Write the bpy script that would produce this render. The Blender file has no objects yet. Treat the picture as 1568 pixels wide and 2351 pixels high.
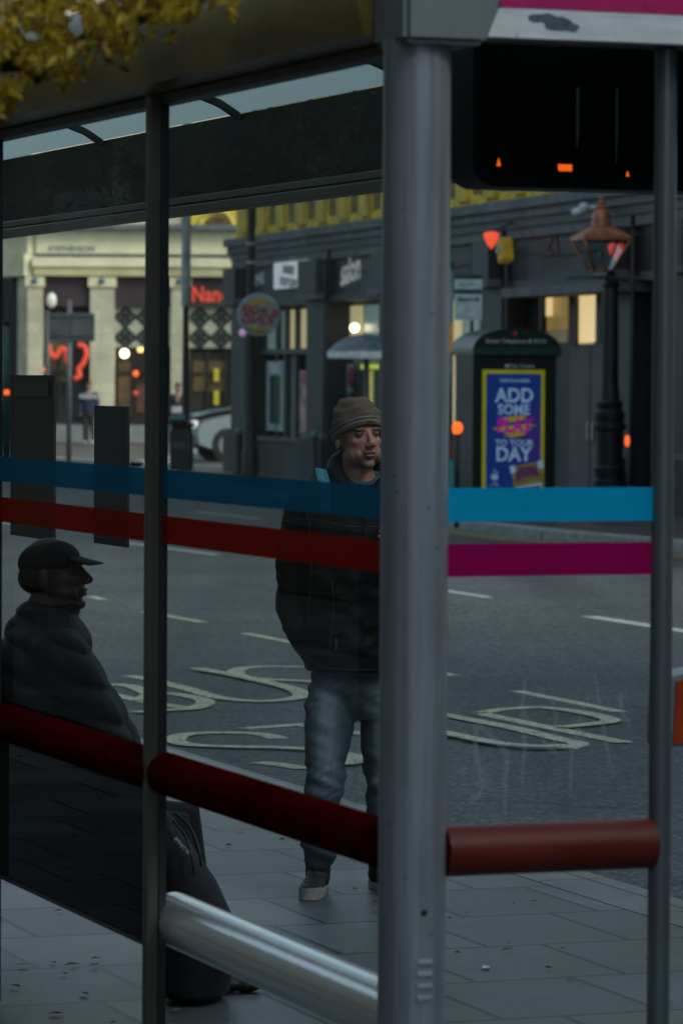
import bpy, bmesh, math, random
import numpy as np
from mathutils import Vector, Matrix, noise
R = math.radians
rnd = random.Random(7)
sc = bpy.context.scene
COL = sc.collection

# ------------------------------------------------------------------ camera
K = 8840.0
CAMZ = 1.82
CAM = Vector((0, 0, CAMZ))
ROT = (Matrix.Rotation(R(90) - math.atan(300.5 / K), 3, 'X') @ Matrix.Rotation(R(0.34), 3, 'Z'))
cd = bpy.data.cameras.new('camera'); cam = bpy.data.objects.new('camera', cd); COL.objects.link(cam)
cam.matrix_world = Matrix.Translation(CAM) @ ROT.to_4x4()
cd.sensor_fit = 'HORIZONTAL'; cd.sensor_width = 24; cd.lens = 24 * K / 1568
cd.clip_start = 0.1; cd.clip_end = 1500
cd.dof.use_dof = True; cd.dof.focus_distance = 13.6; cd.dof.aperture_fstop = 7.0
sc.camera = cam

def ray(x, y):
    return ROT @ Vector(((x - 784) / K, (1175.5 - y) / K, -1))
def P(x, y, Y):
    r = ray(x, y); return CAM + r * (Y / r.y)
def G(x, y, z=0.0):
    r = ray(x, y); return CAM + r * ((z - CAMZ) / r.z)

# ------------------------------------------------------------------ materials
def lin(h):
    v = [int(h[i:i+2], 16) / 255 for i in (0, 2, 4)]
    return tuple((c / 12.92 if c <= .04045 else ((c + .055) / 1.055) ** 2.4) for c in v)
MATS = {}
def mat(name, col=(.5,.5,.5), rough=.6, metal=0., var=.25, scale=8., bump=.0, bscale=60., emit=None, estr=0., spec=.5, coat=0.):
    if name in MATS: return MATS[name]
    m = bpy.data.materials.new(name); m.use_nodes = True; nt = m.node_tree; n = nt.nodes; l = nt.links
    b = n['Principled BSDF']
    b.inputs['Roughness'].default_value = rough; b.inputs['Metallic'].default_value = metal
    b.inputs['Specular IOR Level'].default_value = spec; b.inputs['Coat Weight'].default_value = coat
    tc = n.new('ShaderNodeTexCoord')
    ns = n.new('ShaderNodeTexNoise'); ns.inputs['Scale'].default_value = scale; ns.inputs['Detail'].default_value = 6
    l.new(tc.outputs['Object'], ns.inputs['Vector'])
    mp = n.new('ShaderNodeMapRange'); mp.inputs[1].default_value = .3; mp.inputs[2].default_value = .7
    mp.inputs[3].default_value = 1 - var; mp.inputs[4].default_value = 1 + var
    l.new(ns.outputs['Fac'], mp.inputs[0])
    mx = n.new('ShaderNodeMix'); mx.data_type = 'RGBA'; mx.blend_type = 'MULTIPLY'; mx.inputs[0].default_value = 1
    mx.inputs[6].default_value = (*col, 1); l.new(mp.outputs[0], mx.inputs[7]); l.new(mx.outputs[2], b.inputs['Base Color'])
    if bump:
        n2 = n.new('ShaderNodeTexNoise'); n2.inputs['Scale'].default_value = bscale; n2.inputs['Detail'].default_value = 4
        l.new(tc.outputs['Object'], n2.inputs['Vector'])
        bp = n.new('ShaderNodeBump'); bp.inputs['Strength'].default_value = bump; bp.inputs['Distance'].default_value = .01
        l.new(n2.outputs['Fac'], bp.inputs['Height']); l.new(bp.outputs[0], b.inputs['Normal'])
    if emit:
        b.inputs['Emission Color'].default_value = (*emit, 1); b.inputs['Emission Strength'].default_value = estr
    MATS[name] = m; return m

def glass_mat(name, tint=(.92,.96,.95), k=1.7, base=.04, dirt=.0, rough=0.0, opac=0.0, ocol=(0,0,0)):
    m = bpy.data.materials.new(name); m.use_nodes = True; nt = m.node_tree; n = nt.nodes; l = nt.links
    n.remove(n['Principled BSDF']); out = n['Material Output']
    geo = n.new('ShaderNodeNewGeometry')
    dot = n.new('ShaderNodeVectorMath'); dot.operation = 'DOT_PRODUCT'
    l.new(geo.outputs['Normal'], dot.inputs[0]); l.new(geo.outputs['Incoming'], dot.inputs[1])
    ab = n.new('ShaderNodeMath'); ab.operation = 'ABSOLUTE'; l.new(dot.outputs['Value'], ab.inputs[0])
    su = n.new('ShaderNodeMath'); su.operation = 'SUBTRACT'; su.inputs[0].default_value = 1; l.new(ab.outputs[0], su.inputs[1])
    pw = n.new('ShaderNodeMath'); pw.operation = 'POWER'; pw.inputs[1].default_value = 5; l.new(su.outputs[0], pw.inputs[0])
    ml = n.new('ShaderNodeMath'); ml.operation = 'MULTIPLY_ADD'; ml.inputs[1].default_value = (1-base)*k; ml.inputs[2].default_value = base*k
    ml.use_clamp = True; l.new(pw.outputs[0], ml.inputs[0])
    tr = n.new('ShaderNodeBsdfTransparent'); tr.inputs[0].default_value = (*tint, 1)
    gl = n.new('ShaderNodeBsdfGlossy'); gl.inputs['Roughness'].default_value = rough; gl.inputs[0].default_value = (.9,.95,1,1)
    last = tr
    if dirt or opac:
        df = n.new('ShaderNodeBsdfDiffuse'); df.inputs[0].default_value = (*(ocol if opac else (.5,.52,.5)), 1)
        md = n.new('ShaderNodeMixShader')
        if dirt:
            tc = n.new('ShaderNodeTexCoord'); ns = n.new('ShaderNodeTexNoise'); ns.inputs['Scale'].default_value = 3; ns.inputs['Detail'].default_value = 8
            l.new(tc.outputs['Object'], ns.inputs['Vector'])
            mr = n.new('ShaderNodeMapRange'); mr.inputs[1].default_value = .4; mr.inputs[2].default_value = .75; mr.inputs[4].default_value = dirt
            l.new(ns.outputs['Fac'], mr.inputs[0]); l.new(mr.outputs[0], md.inputs[0])
        else: md.inputs[0].default_value = opac
        l.new(tr.outputs[0], md.inputs[1]); l.new(df.outputs[0], md.inputs[2]); last = md
    mi = n.new('ShaderNodeMixShader'); l.new(ml.outputs[0], mi.inputs[0]); l.new(last.outputs[0], mi.inputs[1]); l.new(gl.outputs[0], mi.inputs[2])
    l.new(mi.outputs[0], out.inputs['Surface']); MATS[name] = m; return m

def attr_mat(name, rough=.6, bump=.0, bscale=200., sss=0., var=.12, scale=30):
    m = mat(name, (1,1,1), rough, 0, var, scale, bump, bscale)
    nt = m.node_tree; a = nt.nodes.new('ShaderNodeAttribute'); a.attribute_name = 'Col'
    mx = [x for x in nt.nodes if x.type == 'MIX'][0]; nt.links.new(a.outputs['Color'], mx.inputs[6])
    return m

# ------------------------------------------------------------------ mesh helpers
def V(*a): return Vector(a)
def box(bm, x0, x1, y0, y1, z0, z1, M=None, bev=0):
    vs = [bm.verts.new(p) for p in ((x0,y0,z0),(x1,y0,z0),(x1,y1,z0),(x0,y1,z0),(x0,y0,z1),(x1,y0,z1),(x1,y1,z1),(x0,y1,z1))]
    fs = [bm.faces.new([vs[i] for i in f]) for f in ((0,3,2,1),(4,5,6,7),(0,1,5,4),(1,2,6,5),(2,3,7,6),(3,0,4,7))]
    if bev:
        es = list({e for f in fs for e in f.edges})
        r = bmesh.ops.bevel(bm, geom=es, offset=bev, segments=2, affect='EDGES', profile=.5)
        vs = [v for v in set(v for f in r['faces'] for v in f.verts) | set(v for v in vs if v.is_valid)]
    if M is not None: bmesh.ops.transform(bm, matrix=M, verts=[v for v in vs if v.is_valid])
    return bm
def poly(bm, pts):
    return bm.faces.new([bm.verts.new(p) for p in pts])
def ring_basis(d):
    d = d.normalized(); a = V(0,0,1) if abs(d.z) < .9 else V(1,0,0)
    u = d.cross(a).normalized(); return u, d.cross(u).normalized()
def tube(bm, pts, rs, n=12, cap=True, flat=1.0):
    pts = [Vector(p) for p in pts]
    if not hasattr(rs, '__len__'): rs = [rs] * len(pts)
    rings = []; u = v = None
    for i, p in enumerate(pts):
        d = (pts[min(i+1, len(pts)-1)] - pts[max(i-1, 0)])
        if d.length < 1e-9: d = V(0,0,1)
        if u is None: u, v = ring_basis(d)
        else:
            d.normalize(); u = (u - d * u.dot(d)).normalized(); v = d.cross(u).normalized()
        rings.append([bm.verts.new(p + (u * math.cos(t) + v * math.sin(t) * flat) * rs[i]) for t in [2*math.pi*k/n for k in range(n)]])
    for a, b in zip(rings, rings[1:]):
        for k in range(n): bm.faces.new((a[k], a[(k+1) % n], b[(k+1) % n], b[k]))
    if cap: bm.faces.new(rings[0][::-1]); bm.faces.new(rings[-1])
    return rings
def cyl(bm, p0, p1, r0, r1=None, n=24): return tube(bm, [p0, p1], [r0, r0 if r1 is None else r1], n)
def lathe(bm, c, prof, n=24):
    rings = [[bm.verts.new((c[0]+r*math.cos(2*math.pi*k/n), c[1]+r*math.sin(2*math.pi*k/n), c[2]+z)) for k in range(n)] for r, z in prof]
    for a, b in zip(rings, rings[1:]):
        for k in range(n): bm.faces.new((a[k], a[(k+1)%n], b[(k+1)%n], b[k]))
    bm.faces.new(rings[0][::-1]); bm.faces.new(rings[-1])
def ell(bm, c, r, M=None, sub=3):
    if not hasattr(r, '__len__'): r = (r, r, r)
    q = bmesh.ops.create_icosphere(bm, subdivisions=sub, radius=1)
    T = Matrix.Translation(c) @ Matrix.Diagonal((*r, 1))
    if M is not None: T = M @ T
    bmesh.ops.transform(bm, matrix=T, verts=q['verts'])
def caps(bm, pts, rs, n=14):
    tube(bm, pts, rs, n)
    ell(bm, pts[0], rs[0]*.99, sub=2); ell(bm, pts[-1], rs[-1]*.99, sub=2)
def loft(bm, rings, n=28):
    """rings: (centre, rx, ry, yaw)"""
    rr = []
    for c, rx, ry, yaw in rings:
        ca, sa = math.cos(yaw), math.sin(yaw)
        rr.append([bm.verts.new((c[0] + rx*math.cos(t)*ca - ry*math.sin(t)*sa, c[1] + rx*math.cos(t)*sa + ry*math.sin(t)*ca, c[2])) for t in [2*math.pi*k/n for k in range(n)]])
    for a, b in zip(rr, rr[1:]):
        for k in range(n): bm.faces.new((a[k], a[(k+1)%n], b[(k+1)%n], b[k]))
    bm.faces.new(rr[0][::-1]); bm.faces.new(rr[-1])
def prism(bm, pts2, y0, y1, M=None):
    """pts2 in xz, extruded along y"""
    a = [bm.verts.new((p[0], y0, p[1])) for p in pts2]; b = [bm.verts.new((p[0], y1, p[1])) for p in pts2]
    n = len(a)
    bm.faces.new(a); bm.faces.new(b[::-1])
    for i in range(n): bm.faces.new((a[i], b[i], b[(i+1)%n], a[(i+1)%n]))
    if M is not None: bmesh.ops.transform(bm, matrix=M, verts=a + b)

def props(o, label=None, cat=None, group=None, kind=None):
    if label: o['label'] = label
    if cat: o['category'] = cat
    if group: o['group'] = group
    if kind: o['kind'] = kind
    return o
def obj(name, bm, m, parent=None, smooth=False, loc=None, recalc=True):
    me = bpy.data.meshes.new(name)
    if recalc: bmesh.ops.recalc_face_normals(bm, faces=bm.faces)
    bm.to_mesh(me); bm.free(); me.materials.append(m)
    if smooth:
        for p in me.polygons: p.use_smooth = True
        if smooth == 'auto':
            me.set_sharp_from_angle(angle=R(40))
    o = bpy.data.objects.new(name, me); COL.objects.link(o)
    if parent: o.parent = parent
    if loc is not None: o.location = loc
    return o
def thing(name, label, cat, loc=(0,0,0), rz=0, group=None):
    o = bpy.data.objects.new(name, None); COL.objects.link(o); o.empty_display_size = .2
    o.location = loc; o.rotation_euler = (0, 0, rz); return props(o, label, cat, group)
def nb(): return bmesh.new()
def B(name, x0, x1, y0, y1, z0, z1, m, parent=None, bev=0):
    return obj(name, box(nb(), x0, x1, y0, y1, z0, z1, None, bev), m, parent)
def remesh(o, vox, smooth_it=4, fac=.5):
    md = o.modifiers.new('r', 'REMESH'); md.mode = 'VOXEL'; md.voxel_size = vox; md.use_smooth_shade = True
    if smooth_it:
        s = o.modifiers.new('s', 'SMOOTH'); s.iterations = smooth_it; s.factor = fac
    dg = bpy.context.evaluated_depsgraph_get(); dg.update()
    me = bpy.data.meshes.new_from_object(o.evaluated_get(dg))
    mm = list(o.data.materials); o.modifiers.clear(); o.data = me
    if not me.materials:
        for q in mm: me.materials.append(q)
    for p in me.polygons: p.use_smooth = True
    return o
def coords(o):
    a = np.empty(len(o.data.vertices)*3); o.data.vertices.foreach_get('co', a); return a.reshape(-1, 3)
def setco(o, a): o.data.vertices.foreach_set('co', a.ravel()); o.data.update()
def setcol(o, c):
    at = o.data.color_attributes.new('Col', 'FLOAT_COLOR', 'POINT')
    f = np.ones((len(c), 4)); f[:, :3] = c; at.data.foreach_set('color', f.ravel())
def text(name, s, size, m, parent=None, loc=(0,0,0), rot=(math.pi/2,0,0), mirror=False, bold=0.0, ext=.004, ax='CENTER', sx=1.0, shear=0.0, spacing=1.0):
    cu = bpy.data.curves.new(name, 'FONT'); cu.body = s; cu.size = size; cu.align_x = ax; cu.align_y = 'CENTER'
    cu.offset = bold; cu.extrude = ext; cu.shear = shear; cu.space_character = spacing; cu.resolution_u = 3
    t = bpy.data.objects.new(name, cu); COL.objects.link(t)
    dg = bpy.context.evaluated_depsgraph_get(); dg.update()
    me = bpy.data.meshes.new_from_object(t.evaluated_get(dg)); bpy.data.objects.remove(t)
    T = Matrix.Diagonal((sx * (-1 if mirror else 1), 1, 1, 1)); me.transform(T)
    if mirror: me.flip_normals()
    me.materials.clear(); me.materials.append(m)
    o = bpy.data.objects.new(name, me); COL.objects.link(o); o.location = loc; o.rotation_euler = rot
    if parent: o.parent = parent
    return o

# ------------------------------------------------------------------ shelter frame
TH = R(20.3)
Cw = P(951, 1200, 8.0)
E = V(math.cos(TH), math.sin(TH), 0); W = V(-math.sin(TH), math.cos(TH), 0)
def L(x, y, z=0): return V(Cw.x, Cw.y, 0) + E*x + W*y + V(0,0,z)

exec_parts = []
# ================================================================== WORLD / LIGHT
w = bpy.data.worlds.new('World'); sc.world = w; w.use_nodes = True
nt = w.node_tree; bg = nt.nodes['Background']; sky = nt.nodes.new('ShaderNodeTexSky'); sky.sky_type = 'NISHITA'
SUN_EL, SUN_AZ = R(38), R(128)
sky.sun_disc = False; sky.sun_elevation = SUN_EL; sky.sun_rotation = SUN_AZ; sky.air_density = 1.2; sky.dust_density = 3.0
hs = nt.nodes.new('ShaderNodeHueSaturation'); hs.inputs['Saturation'].default_value = .45
tn = nt.nodes.new('ShaderNodeMix'); tn.data_type = 'RGBA'; tn.blend_type = 'MULTIPLY'; tn.inputs[0].default_value = 1; tn.inputs[7].default_value = (.74, .93, 1.0, 1)
nt.links.new(sky.outputs[0], hs.inputs['Color']); nt.links.new(hs.outputs[0], tn.inputs[6]); nt.links.new(tn.outputs[2], bg.inputs[0]); bg.inputs[1].default_value = .172
sd = bpy.data.lights.new('sun', 'SUN'); sd.energy = 1.7; sd.angle = R(18); sd.color = (1, .93, .82)
so = bpy.data.objects.new('sun', sd); COL.objects.link(so)
d = V(math.sin(SUN_AZ)*math.cos(SUN_EL), math.cos(SUN_AZ)*math.cos(SUN_EL), math.sin(SUN_EL))
so.rotation_euler = d.to_track_quat('Z', 'Y').to_euler()
sc.view_settings.view_transform = 'Standard'; sc.view_settings.look = 'None'; sc.view_settings.exposure = 0
sc.cycles.use_denoising = True; sc.cycles.transparent_max_bounces = 24; sc.cycles.max_bounces = 6
sc.cycles.sample_clamp_indirect = 4

# ================================================================== MATERIALS
M_alu = mat('grey_painted_metal', lin('8e939b'), .34, .2, .1, 5, .03, 40)
def streak(m, sc_=(45,45,1.6), lo=.72, hi=1.18, bump=.25):
    nt=m.node_tree; n=nt.nodes; l=nt.links; b=n['Principled BSDF']; src=b.inputs['Base Color'].links[0].from_socket
    tc=n.new('ShaderNodeTexCoord'); mp=n.new('ShaderNodeMapping'); mp.inputs['Scale'].default_value=sc_; a=n.new('ShaderNodeTexNoise'); a.inputs['Scale'].default_value=1; a.inputs['Detail'].default_value=6; a.inputs['Roughness'].default_value=.65
    l.new(tc.outputs['Object'],mp.inputs[0]); l.new(mp.outputs[0],a.inputs['Vector'])
    r=n.new('ShaderNodeMapRange'); r.inputs[1].default_value=.32; r.inputs[2].default_value=.68; r.inputs[3].default_value=lo; r.inputs[4].default_value=hi; l.new(a.outputs['Fac'],r.inputs[0])
    v=n.new('ShaderNodeTexVoronoi'); v.inputs['Scale'].default_value=16; l.new(tc.outputs['Object'],v.inputs['Vector']); r2=n.new('ShaderNodeMapRange'); r2.inputs[1].default_value=.04; r2.inputs[2].default_value=.09; r2.inputs[3].default_value=.55; r2.inputs[4].default_value=1; l.new(v.outputs['Distance'],r2.inputs[0])
    q=n.new('ShaderNodeMath'); q.operation='MULTIPLY'; l.new(r.outputs[0],q.inputs[0]); l.new(r2.outputs[0],q.inputs[1])
    x=n.new('ShaderNodeMix'); x.data_type='RGBA'; x.blend_type='MULTIPLY'; x.inputs[0].default_value=1; l.new(src,x.inputs[6]); l.new(q.outputs[0],x.inputs[7]); l.new(x.outputs[2],b.inputs['Base Color'])
    r3=n.new('ShaderNodeMapRange'); r3.inputs[3].default_value=b.inputs['Roughness'].default_value-.08; r3.inputs[4].default_value=b.inputs['Roughness'].default_value+.2; l.new(a.outputs['Fac'],r3.inputs[0]); l.new(r3.outputs[0],b.inputs['Roughness'])
streak(M_alu)
M_darkmetal = mat('dark_metal', lin('3a3c3e'), .45, .3, .2, 6)
M_black = mat('black_frame', (.012,.013,.015), .35)
M_wallpost = mat('wall_post_paint', lin('625c52'), .4, .3, .12, 5)
M_beam = mat('olive_beam', lin('806a34'), .33, .25, .35, 3)
M_red = mat('red_rail', (.135, .012, .005), .42, 0, .2, 3, spec=.4)
M_shaded_red = mat('shaded_red_rail', (.085, .003, .002), .8, 0, .3, 3, spec=.0)  # rail red darkened in its colour for the unlit long wall
M_white = mat('off_white_fascia', (.72,.78,.80), .5, 0, .12, 5)
M_magenta = mat('magenta_fascia', (.55, .004, .15), .5, 0, .08, 2)
M_bluef = mat('blue_fascia', lin('2a6fa0'), .5)
M_steel = mat('brushed_steel', (1.0,1.0,1.0), .22, .72, .05, 20, .04, 90)
M_glass = glass_mat('shelter_glass', (.87,.91,.90), .26, .03)
M_glass_end = glass_mat('end_glass', (.92,.96,.96), .25, .03)
streak(M_red,(6,40,40),.75,1.2); streak(M_shaded_red,(40,4,40),.7,1.2); streak(M_white,(4,4,30),.8,1.1); streak(M_magenta,(4,4,30),.85,1.1); streak(M_beam,(12,2.5,12),.55,1.35)
M_shade = glass_mat('shade_panel', (.055,.05,.04), .5, .03)  # dark tint standing for the shade below the left rail
M_farglass = glass_mat('shop_glass', (.75,.8,.78), 1.6, .05)

# ================================================================== GROUND
def ground():
    m = bpy.data.materials.new('asphalt'); m.use_nodes = True; nt = m.node_tree; n = nt.nodes; l = nt.links; b = n['Principled BSDF']
    tc = n.new('ShaderNodeTexCoord')
    vo = n.new('ShaderNodeTexVoronoi'); vo.inputs['Scale'].default_value = 70; l.new(tc.outputs['Object'], vo.inputs['Vector'])
    vo2 = n.new('ShaderNodeTexVoronoi'); vo2.inputs['Scale'].default_value = 38; l.new(tc.outputs['Object'], vo2.inputs['Vector'])
    no = n.new('ShaderNodeTexNoise'); no.inputs['Scale'].default_value = .5; no.inputs['Detail'].default_value = 8; l.new(tc.outputs['Object'], no.inputs['Vector'])
    sp = n.new('ShaderNodeSeparateColor'); l.new(vo.outputs['Color'], sp.inputs[0])
    sp2 = n.new('ShaderNodeSeparateColor'); l.new(vo2.outputs['Color'], sp2.inputs[0])
    ad = n.new('ShaderNodeMath'); ad.operation = 'ADD'; l.new(sp.outputs[0], ad.inputs[0]); l.new(sp2.outputs[1], ad.inputs[1])
    rp = n.new('ShaderNodeValToRGB'); l.new(ad.outputs[0], rp.inputs[0]); hf = n.new('ShaderNodeMath'); hf.operation='MULTIPLY'; hf.inputs[1].default_value=.5
    l.new(ad.outputs[0], hf.inputs[0]); l.new(hf.outputs[0], rp.inputs[0])
    e = rp.color_ramp.elements; e[0].position = .1; e[0].color = (.022,.025,.028,1); e[1].position = .95; e[1].color = (.17,.18,.185,1)
    x = rp.color_ramp.elements.new(.6); x.color = (.07,.075,.08,1)
    mr = n.new('ShaderNodeMapRange'); mr.inputs[1].default_value=.3; mr.inputs[2].default_value=.7; mr.inputs[3].default_value=.8; mr.inputs[4].default_value=1.2; l.new(no.outputs['Fac'], mr.inputs[0])
    mx = n.new('ShaderNodeMix'); mx.data_type='RGBA'; mx.blend_type='MULTIPLY'; mx.inputs[0].default_value=1; l.new(rp.outputs[0], mx.inputs[6]); l.new(mr.outputs[0], mx.inputs[7])
    mpt = n.new('ShaderNodeMapping'); mpt.inputs['Rotation'].default_value=(0,0,-TH); mpt.inputs['Scale'].default_value=(1.1,.06,1); l.new(tc.outputs['Object'], mpt.inputs[0])
    nt_ = n.new('ShaderNodeTexNoise'); nt_.inputs['Scale'].default_value=1; nt_.inputs['Detail'].default_value=3; l.new(mpt.outputs[0], nt_.inputs['Vector'])
    mt = n.new('ShaderNodeMapRange'); mt.inputs[1].default_value=.35; mt.inputs[2].default_value=.65; mt.inputs[3].default_value=.72; mt.inputs[4].default_value=1.22; l.new(nt_.outputs['Fac'], mt.inputs[0])
    cr = n.new('ShaderNodeTexVoronoi'); cr.feature='DISTANCE_TO_EDGE'; cr.inputs['Scale'].default_value=.22; nd=n.new('ShaderNodeTexNoise'); nd.inputs['Scale'].default_value=1.5; nd.inputs['Detail'].default_value=6
    va=n.new('ShaderNodeVectorMath'); va.operation='ADD'; l.new(tc.outputs['Object'], nd.inputs['Vector']); l.new(tc.outputs['Object'], va.inputs[0]); l.new(nd.outputs['Color'], va.inputs[1]); l.new(va.outputs[0], cr.inputs['Vector'])
    mc = n.new('ShaderNodeMapRange'); mc.inputs[1].default_value=0; mc.inputs[2].default_value=.006; mc.inputs[3].default_value=.35; l.new(cr.outputs['Distance'], mc.inputs[0])
    mm_ = n.new('ShaderNodeMath'); mm_.operation='MULTIPLY'; l.new(mt.outputs[0], mm_.inputs[0]); l.new(mc.outputs[0], mm_.inputs[1])
    mx2 = n.new('ShaderNodeMix'); mx2.data_type='RGBA'; mx2.blend_type='MULTIPLY'; mx2.inputs[0].default_value=1; l.new(mx.outputs[2], mx2.inputs[6]); l.new(mm_.outputs[0], mx2.inputs[7]); l.new(mx2.outputs[2], b.inputs['Base Color'])
    bp = n.new('ShaderNodeBump'); bp.inputs['Strength'].default_value=.7; bp.inputs['Distance'].default_value=.01; l.new(ad.outputs[0], bp.inputs['Height']); l.new(bp.outputs[0], b.inputs['Normal'])
    b.inputs['Roughness'].default_value=.75
    MATS['asphalt'] = m
    bm = nb(); poly(bm, [(-400,-300,-.1),(400,-300,-.1),(400,600,-.1),(-400,600,-.1)])
    props(obj('road', bm, m), kind='structure')
    # paving
    def paving(name, c1, c2, bw, rh, off, wear=1.35, mort=.011):
        m = bpy.data.materials.new(name); m.use_nodes = True; nt = m.node_tree; n = nt.nodes; l = nt.links; b = n['Principled BSDF']
        tc = n.new('ShaderNodeTexCoord'); br = n.new('ShaderNodeTexBrick')
        l.new(tc.outputs['Object'], br.inputs['Vector'])
        br.inputs['Scale'].default_value=1; br.inputs['Brick Width'].default_value=bw; br.inputs['Row Height'].default_value=rh
        br.inputs['Mortar Size'].default_value=mort; br.inputs['Mortar Smooth'].default_value=.15; br.offset=off; br.inputs['Bias'].default_value=0
        br.inputs['Color1'].default_value=(*c1,1); br.inputs['Color2'].default_value=(*c2,1); br.inputs['Mortar'].default_value=(.006,.006,.006,1)
        no = n.new('ShaderNodeTexNoise'); no.inputs['Scale'].default_value=1.6; no.inputs['Detail'].default_value=12; no.inputs['Roughness'].default_value=.7; l.new(tc.outputs['Object'], no.inputs['Vector'])
        n3 = n.new('ShaderNodeTexNoise'); n3.inputs['Scale'].default_value=130; n3.inputs['Detail'].default_value=2; l.new(tc.outputs['Object'], n3.inputs['Vector'])
        mr = n.new('ShaderNodeMapRange'); mr.inputs[1].default_value=.3; mr.inputs[2].default_value=.7; mr.inputs[3].default_value=1-.3*wear; mr.inputs[4].default_value=1+.25*wear; l.new(no.outputs['Fac'], mr.inputs[0])
        m3 = n.new('ShaderNodeMapRange'); m3.inputs[1].default_value=.3; m3.inputs[2].default_value=.7; m3.inputs[3].default_value=.75; m3.inputs[4].default_value=1.25; l.new(n3.outputs['Fac'], m3.inputs[0])
        a0 = n.new('ShaderNodeMath'); a0.operation='MULTIPLY'; l.new(mr.outputs[0], a0.inputs[0]); l.new(m3.outputs[0], a0.inputs[1])
        gv = n.new('ShaderNodeTexVoronoi'); gv.inputs['Scale'].default_value=3.2; l.new(tc.outputs['Object'], gv.inputs['Vector']); gr = n.new('ShaderNodeMapRange'); gr.inputs[1].default_value=.045; gr.inputs[2].default_value=.07; gr.inputs[3].default_value=.6; l.new(gv.outputs['Distance'], gr.inputs[0])
        a = n.new('ShaderNodeMath'); a.operation='MULTIPLY'; l.new(a0.outputs[0], a.inputs[0]); l.new(gr.outputs[0], a.inputs[1])
        mx = n.new('ShaderNodeMix'); mx.data_type='RGBA'; mx.blend_type='MULTIPLY'; mx.inputs[0].default_value=1; l.new(br.outputs['Color'], mx.inputs[6]); l.new(a.outputs[0], mx.inputs[7]); l.new(mx.outputs[2], b.inputs['Base Color'])
        bp = n.new('ShaderNodeBump'); bp.inputs['Strength'].default_value=.5; bp.inputs['Distance'].default_value=.006; bp.invert=True; l.new(br.outputs['Fac'], bp.inputs['Height'])
        b2 = n.new('ShaderNodeBump'); b2.inputs['Strength'].default_value=.35; b2.inputs['Distance'].default_value=.004; l.new(n3.outputs['Fac'], b2.inputs['Height']); l.new(bp.outputs[0], b2.inputs['Normal']); l.new(b2.outputs[0], b.inputs['Normal'])
        b.inputs['Roughness'].default_value=.42; MATS[name]=m; return m
    pm = paving('paving_slabs', (.115,.130,.137), (.062,.072,.077), .5, .66, .37)
    km = paving('kerb_granite', (.17,.18,.18), (.13,.14,.14), .4, .9, 0, mort=.008)
    # near pavement in shelter frame so that slab courses run square to the kerb
    o = bpy.data.objects
    bm = nb(); poly(bm, [(-6,-14,0),(2.60,-14,0),(2.60,130,0),(-6,130,0)])
    a = obj('pavement', bm, pm); a.location=(Cw.x,Cw.y,0); a.rotation_euler=(0,0,TH); props(a, kind='structure')
    bm = nb(); box(bm, 2.61,2.9,-14,130,-.12,.003, None, .012)
    a = obj('kerb', bm, km); a.location=(Cw.x,Cw.y,0); a.rotation_euler=(0,0,TH); props(a, kind='structure')
    # far pavements
    fm = paving('far_paving', (.11,.10,.10), (.09,.082,.085), .6, .45, .5)
    fk = mat('far_kerb_stone', (.34,.34,.33), .8)
    def slab(name, pts, m, kp):
        bm = nb(); z = .02
        poly(bm, [(x,y,z) for x,y in pts]); props(obj(name, bm, m), kind='structure')
        bm = nb()
        for (x0,y0),(x1,y1) in zip(kp, kp[1:]):
            dd = V(x1-x0, y1-y0, 0); nn = V(-dd.y, dd.x, 0).normalized()*.17
            a0,a1 = V(x0,y0,0), V(x1,y1,0)
            for q0,q1,z0,z1 in ((a0-nn,a1-nn,0,0),):
                poly(bm, [a0-nn+V(0,0,.024),a1-nn+V(0,0,.024),a1+nn+V(0,0,.024),a0+nn+V(0,0,.024)])
                poly(bm, [a0-nn+V(0,0,-.1),a1-nn+V(0,0,-.1),a1-nn+V(0,0,.024),a0-nn+V(0,0,.024)])
                poly(bm, [a0+nn+V(0,0,-.1),a1+nn+V(0,0,-.1),a1+nn+V(0,0,.024),a0+nn+V(0,0,.024)])
        props(obj('kerb', bm, fk), kind='structure')
    kB = [(14,18),(6.6,36),(4.1,43.4),(2.6,46.8),(1.4,50.9),(-3.9,75),(-4.0,80.5),(-2.3,81.5)]
    slab('pavement', kB + [(30,90),(40,30)], fm, kB)
    kA = [(-24,128),(-14,104),(-8.4,92),(-4.5,84.5),(-4.1,90),(-4.0,111.9)]
    slab('pavement', kA + [(-24,140)], fm, kA)
    # yellow lines by the far kerb
    ym = mat('worn_yellow_paint', (.42,.34,.14), .8, 0, .4, 12)
    bm = nb()
    for off in (.35, .6):
        pp = kB[1:6]
        for (x0,y0),(x1,y1) in zip(pp, pp[1:]):
            dd = V(x1-x0,y1-y0,0); nn = V(dd.y,-dd.x,0).normalized()
            if nn.x > 0: nn = -nn
            a0 = V(x0,y0,-.096)+nn*off; a1 = V(x1,y1,-.096)+nn*off
            poly(bm,[a0-nn*.05,a1-nn*.05,a1+nn*.05,a0+nn*.05])
    props(obj('road_marking', bm, ym), kind='structure')
ground()

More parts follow.
